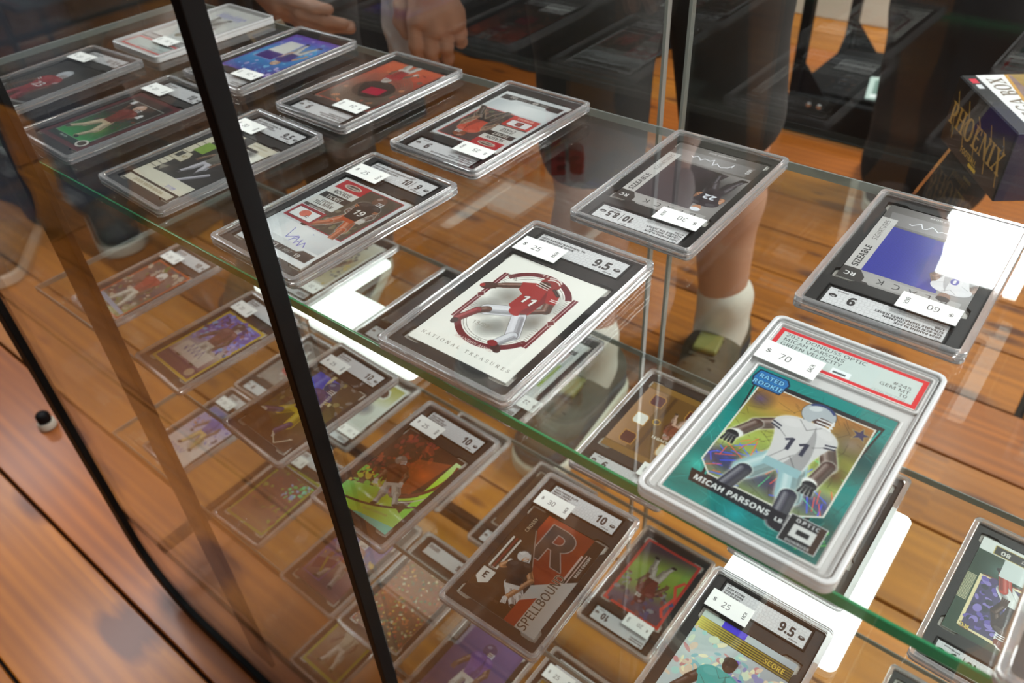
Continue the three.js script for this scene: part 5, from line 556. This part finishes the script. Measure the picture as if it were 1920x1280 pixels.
  if (o.coat) part('long_coat', bodyMesh([...chain([...at(0, 1.0, 0), 0.17], [...at(0.05, 0.28, 0), 0.20]), ...chain([...at(0, 1.0, 0), 0.17], [...at(-0.05, 0.28, 0), 0.20]), ...chain([...at(0.12, 0.9, 0), 0.12], [...at(0.16, 0.26, 0), 0.16]), ...chain([...at(-0.12, 0.9, 0), 0.12], [...at(-0.16, 0.26, 0), 0.16])], 0.014, 0.05), MAT.cloth, t);
  const sleeves = []; for (const k of [0, 1]) { const e = o.elbows[k], s = sh[k], f = o.longSleeve ? 0.95 : 0.62; sleeves.push(...chain([...s, 0.072], [...add3(s, [(e[0] - s[0]) * f, (e[1] - s[1]) * f, (e[2] - s[2]) * f]), 0.064])); }
  part('shirt', bodyMesh([...fatter(torso, 0.016), ...sleeves, ...chain([...at(0.06, o.hem ?? 0.90, 0), 0.135], [...at(-0.06, o.hem ?? 0.90, 0), 0.135])], 0.012, 0.035), o.shirt, t);
  const hairG = bodyMesh([...chain([...at(0, 1.66, -0.03), 0.088], [...at(0, 1.70, -0.01), 0.094]), ...chain([...at(0, 1.60, -0.045), 0.07], [...at(0, 1.66, -0.03), 0.086])], 0.006, 0.02); part('hair', hairG, MAT.hair, t);
  for (const s of [-1, 1]) part('eye', new THREE.SphereGeometry(0.012, 12, 8).translate(...at(s * 0.032, 1.635, 0.083)), MAT.eye, t);
  part('mouth', new THREE.SphereGeometry(0.02, 12, 8).scale(1, 0.28, 0.5).rotateY(Math.atan2(F[0], F[2])).translate(...at(0, 1.572, 0.087)), MAT.lips, t);
  for (const k of [0, 1]) {
    const a = o.ankles[k], q = o.toes?.[k] ?? F, c = o.shoeMats ?? [MAT.shoe, MAT.shoeDark];
    if (o.sock) part('sock', bodyMesh(chain([a[0], o.sock, a[2], 0.050], [a[0], 0.10, a[2], 0.047], [a[0] + q[0] * 0.02, 0.07, a[2] + q[2] * 0.02, 0.045]), 0.006, 0.01), MAT.sock, t);
    const s = part('shoe', bodyMesh([...chain([a[0] - q[0] * 0.045, 0.062, a[2] - q[2] * 0.045, 0.044], [a[0] + q[0] * 0.05, 0.062, a[2] + q[2] * 0.05, 0.047], [a[0] + q[0] * 0.125, 0.052, a[2] + q[2] * 0.125, 0.043], [a[0] + q[0] * 0.17, 0.046, a[2] + q[2] * 0.17, 0.036]), ...chain([a[0] - q[0] * 0.04, 0.06, a[2] - q[2] * 0.04, 0.042], [a[0] - q[0] * 0.035, 0.105, a[2] - q[2] * 0.035, 0.034])], 0.006, 0.02), c[0], t);
    const soleShape = roundRect(0.108, 0.305, 0.052), sg = slabOf(soleShape, 0, 0.03, 0.006).rotateY(Math.atan2(q[0], q[2])).translate(a[0] + q[0] * 0.062, 0.001, a[2] + q[2] * 0.062);
    part('sole', sg, MAT.sole, s);
    part('band', slabOf(roundRect(0.103, 0.296, 0.05), 0.031, 0.052, 0.006).rotateY(Math.atan2(q[0], q[2])).translate(a[0] + q[0] * 0.062, 0.001, a[2] + q[2] * 0.062), c[1], s);
    if (o.badge) part('tongue_badge', new RoundedBoxGeometry(0.045, 0.012, 0.05, 2, 0.005).rotateY(Math.atan2(q[0], q[2])).translate(a[0] + q[0] * 0.075, 0.108, a[2] + q[2] * 0.075), o.badge, s);
    part('laces', mergeGeometries([0, 1, 2, 3].map((i) => new THREE.CapsuleGeometry(0.003, 0.045, 3, 6).rotateZ(Math.PI / 2).rotateY(Math.atan2(q[0], q[2])).translate(a[0] + q[0] * (0.06 + i * 0.022), 0.110 - i * 0.005, a[2] + q[2] * (0.06 + i * 0.022)))), c[0], s);
  }
  return { t, at, F, S, pel };
}
const unit = (v) => { const l = Math.hypot(...v); return v.map((x) => x / l); };
{ // customer in dark shorts right behind the cabinet
  const F = unit([0.62, 0, 0.78]);
  const p = person({ label: 'person in dark knee length shorts and low white socks, standing behind the cabinet', facing: F, skin: MAT.skin, hips: [[-0.548, 0.88, -1.10], [-0.648, 0.88, -0.965]], knees: [[-0.480, 0.50, -1.09], [-0.612, 0.49, -0.905]], ankles: [[-0.462, 0.10, -1.12], [-0.596, 0.10, -0.885]], toes: [unit([0.16, 0, 0.98]), unit([0.1, 0, 0.99])],
    lean: [-0.17, 0.10], elbows: [[-0.62, 1.15, -1.18], [-0.96, 1.16, -0.91]], wrists: [[-0.78, 1.04, -1.17], [-0.92, 1.04, -1.07]], handAxes: [[unit([-0.78, 0.1, 0.62]), [0, 1, 0], unit([-0.62, 0, -0.78])], [unit([0.78, 0.1, -0.62]), [0, 1, 0], unit([-0.62, 0, -0.78])]], shorts: MAT.shorts, shirt: MAT.shirt, sock: 0.165, badge: MAT.patch, hem: 0.97 });
  const font = await new FontLoader().loadAsync('fonts/droid/droid_sans_bold.typeface.json');
  const put = (s, size, y) => { const g = new TextGeometry(s, { font, size, depth: 0.03, curveSegments: 3, bevelEnabled: false }); g.center(); g.rotateY(Math.atan2(F[0], F[2])); g.translate(...p.at(0, y, 0.168)); return g; };
  part('shirt_print', mergeGeometries([put('STONES', 0.036, 1.058), put('A', 0.03, 1.012)]), MAT.redPrint, p.t, 'red lettering across the grey shirt');
}
{ // customer on the left with a hanging hand, cards in the other
  const F = unit([0.5, 0, 0.87]);
  const p = person({ label: 'person in dark grey trousers whose hand hangs beside the cabinet', facing: F, skin: MAT.skin, hips: [[-1.23, 0.88, -0.91], [-1.41, 0.88, -0.80]], knees: [[-1.23, 0.48, -0.90], [-1.42, 0.48, -0.79]], ankles: [[-1.24, 0.10, -0.92], [-1.43, 0.10, -0.81]],
    elbows: [[-1.08, 1.06, -0.80], [-1.48, 1.02, -0.68]], wrists: [[-0.800, 0.755, -0.80], [-1.10, 0.735, -0.72]], handAxes: [[unit([0, -1, 0.05]), unit([-0.75, 0, 0.66]), unit([0.66, 0, 0.75])], [unit([0.72, -0.42, 0.05]), unit([0.4, 0.7, 0.3]), unit([-0.3, 0, 0.95])]], curl: [0.4, 0.5], trousers: MAT.greyTrousers, shirt: MAT.darkShirt, longSleeve: false });
  const s = thing('card_sleeve_pack', 'crumpled white and pink card sleeve held beside the hanging hand', 'card sleeve', [-0.888, 0.695, -0.80], 0.5);
  const g = new THREE.PlaneGeometry(0.034, 0.15, 10, 20), pp = g.attributes.position, r = rnd(4); for (let i = 0; i < pp.count; i++) pp.setZ(i, 0.008 * Math.sin(pp.getX(i) * 160 + pp.getY(i) * 70) + 0.003 * r()); g.computeVertexNormals();
  const back = g.clone().translate(0, 0, -0.004); part('sleeve', mergeGeometries([g, back]), phy({ color: lin(0.62, 0.58, 0.58), roughness: 0.3, side: THREE.DoubleSide, clearcoat: 0.6 }), s); part('insert', rb(-0.02, 0.02, 0.009, 0.016, 0.06, 0.011, 0.0005), std({ color: lin(0.6, 0.3, 0.36), roughness: 0.5 }), s);
  const c = thing('trading_card', 'small shiny card held in the fingers at the top edge', 'card', [-0.985, 0.655, -0.665], 0.6); c.rotation.x = 0.5; part('card', rb(-0.03, -0.042, -0.0006, 0.03, 0.042, 0.0006, 0.0003), phy({ color: lin(0.55, 0.55, 0.45), roughness: 0.25, clearcoat: 1 }), c); part('picture', rb(-0.024, -0.034, 0.0006, 0.024, 0.034, 0.0009, 0.0002), std({ color: lin(0.25, 0.35, 0.5), roughness: 0.4 }), c);
}
person({ label: 'person in black trousers with back turned, beside the black cabinet behind', facing: unit([-0.3, 0, -0.95]), skin: MAT.skin, hips: [[-0.42, 0.88, -1.90], [-0.27, 0.88, -1.90]], knees: [[-0.415, 0.48, -1.88], [-0.275, 0.48, -1.88]], ankles: [[-0.41, 0.10, -1.90], [-0.28, 0.10, -1.90]],
  elbows: [[-0.62, 1.14, -1.86], [-0.07, 1.14, -1.88]], wrists: [[-0.58, 1.10, -2.08], [-0.12, 1.10, -2.10]], handAxes: [[[0, 0, -1], [0, 1, 0], [-1, 0, 0]], [[0, 0, -1], [0, 1, 0], [1, 0, 0]]], trousers: MAT.trousers, shirt: MAT.cloth, longSleeve: true, hem: 0.78, shoeMats: [MAT.shoeDark, MAT.shoeDark] });
person({ label: 'person in blue jeans and dark sneakers, mirrored in the left door glass', facing: unit([0.9, 0, -0.43]), toes: [unit([0.8, 0, -0.6]), unit([0.9, 0, -0.3])], skin: MAT.skin, hips: [[-2.06, 0.88, 0.16], [-1.98, 0.88, 0.34]], knees: [[-2.05, 0.47, 0.16], [-1.95, 0.47, 0.36]], ankles: [[-2.10, 0.10, 0.17], [-2.00, 0.10, 0.37]],
  elbows: [[-2.08, 1.15, -0.02], [-1.98, 1.12, 0.54]], wrists: [[-1.86, 1.16, 0.04], [-1.76, 1.14, 0.40]], handAxes: [[[1, 0, 0], [0, 1, 0], [0, 0, -1]], [[1, 0, 0], [0, 1, 0], [0, 0, 1]]], trousers: MAT.jeans, shirt: std({ color: lin(0.22, 0.11, 0.05), roughness: 0.9 }), shoeMats: [std({ color: lin(0.05, 0.05, 0.045), roughness: 0.8 }), MAT.shoeDark] });
person({ label: 'person in black clothes facing the cabinet from the front, arms bent at waist height', facing: [0, 0, -1], skin: MAT.skin, hips: [[-0.19, 0.88, 0.42], [0.0, 0.88, 0.42]], knees: [[-0.20, 0.48, 0.39], [0.02, 0.48, 0.40]], ankles: [[-0.21, 0.10, 0.42], [0.03, 0.10, 0.44]], hem: 0.8,
  elbows: [[-0.36, 1.12, 0.40], [0.17, 1.12, 0.40]], wrists: [[-0.16, 1.06, 0.24], [0.07, 1.06, 0.24]], handAxes: [[unit([0.3, 0, -0.95]), [0, 1, 0], [-1, 0, 0]], [unit([-0.3, 0, -0.95]), [0, 1, 0], [1, 0, 0]]], trousers: MAT.trousers, shirt: MAT.cloth, longSleeve: true, shoeMats: [MAT.shoeDark, MAT.shoeDark] });
person({ label: 'person in a long black coat with hanging hands, in front of the left door', coat: 1, facing: [0, 0, -1], skin: MAT.skin, hips: [[-0.80, 0.88, 0.64], [-0.62, 0.88, 0.64]], knees: [[-0.81, 0.48, 0.62], [-0.61, 0.48, 0.61]], ankles: [[-0.81, 0.10, 0.65], [-0.61, 0.10, 0.65]], hem: 0.78,
  elbows: [[-0.98, 1.12, 0.64], [-0.47, 1.12, 0.64]], wrists: [[-0.96, 0.88, 0.54], [-0.50, 0.88, 0.54]], handAxes: [[unit([0.1, -0.9, -0.4]), [1, 0, 0], unit([0, 0.4, -0.9])], [unit([-0.1, -0.9, -0.4]), [-1, 0, 0], unit([0, 0.4, -0.9])]], trousers: MAT.trousers, shirt: MAT.cloth, longSleeve: true, shoeMats: [MAT.shoeDark, MAT.shoeDark] });
scene.traverse((o) => { if (o.isMesh) o.castShadow = o.receiveShadow = true; });
renderer.render(scene, camera);
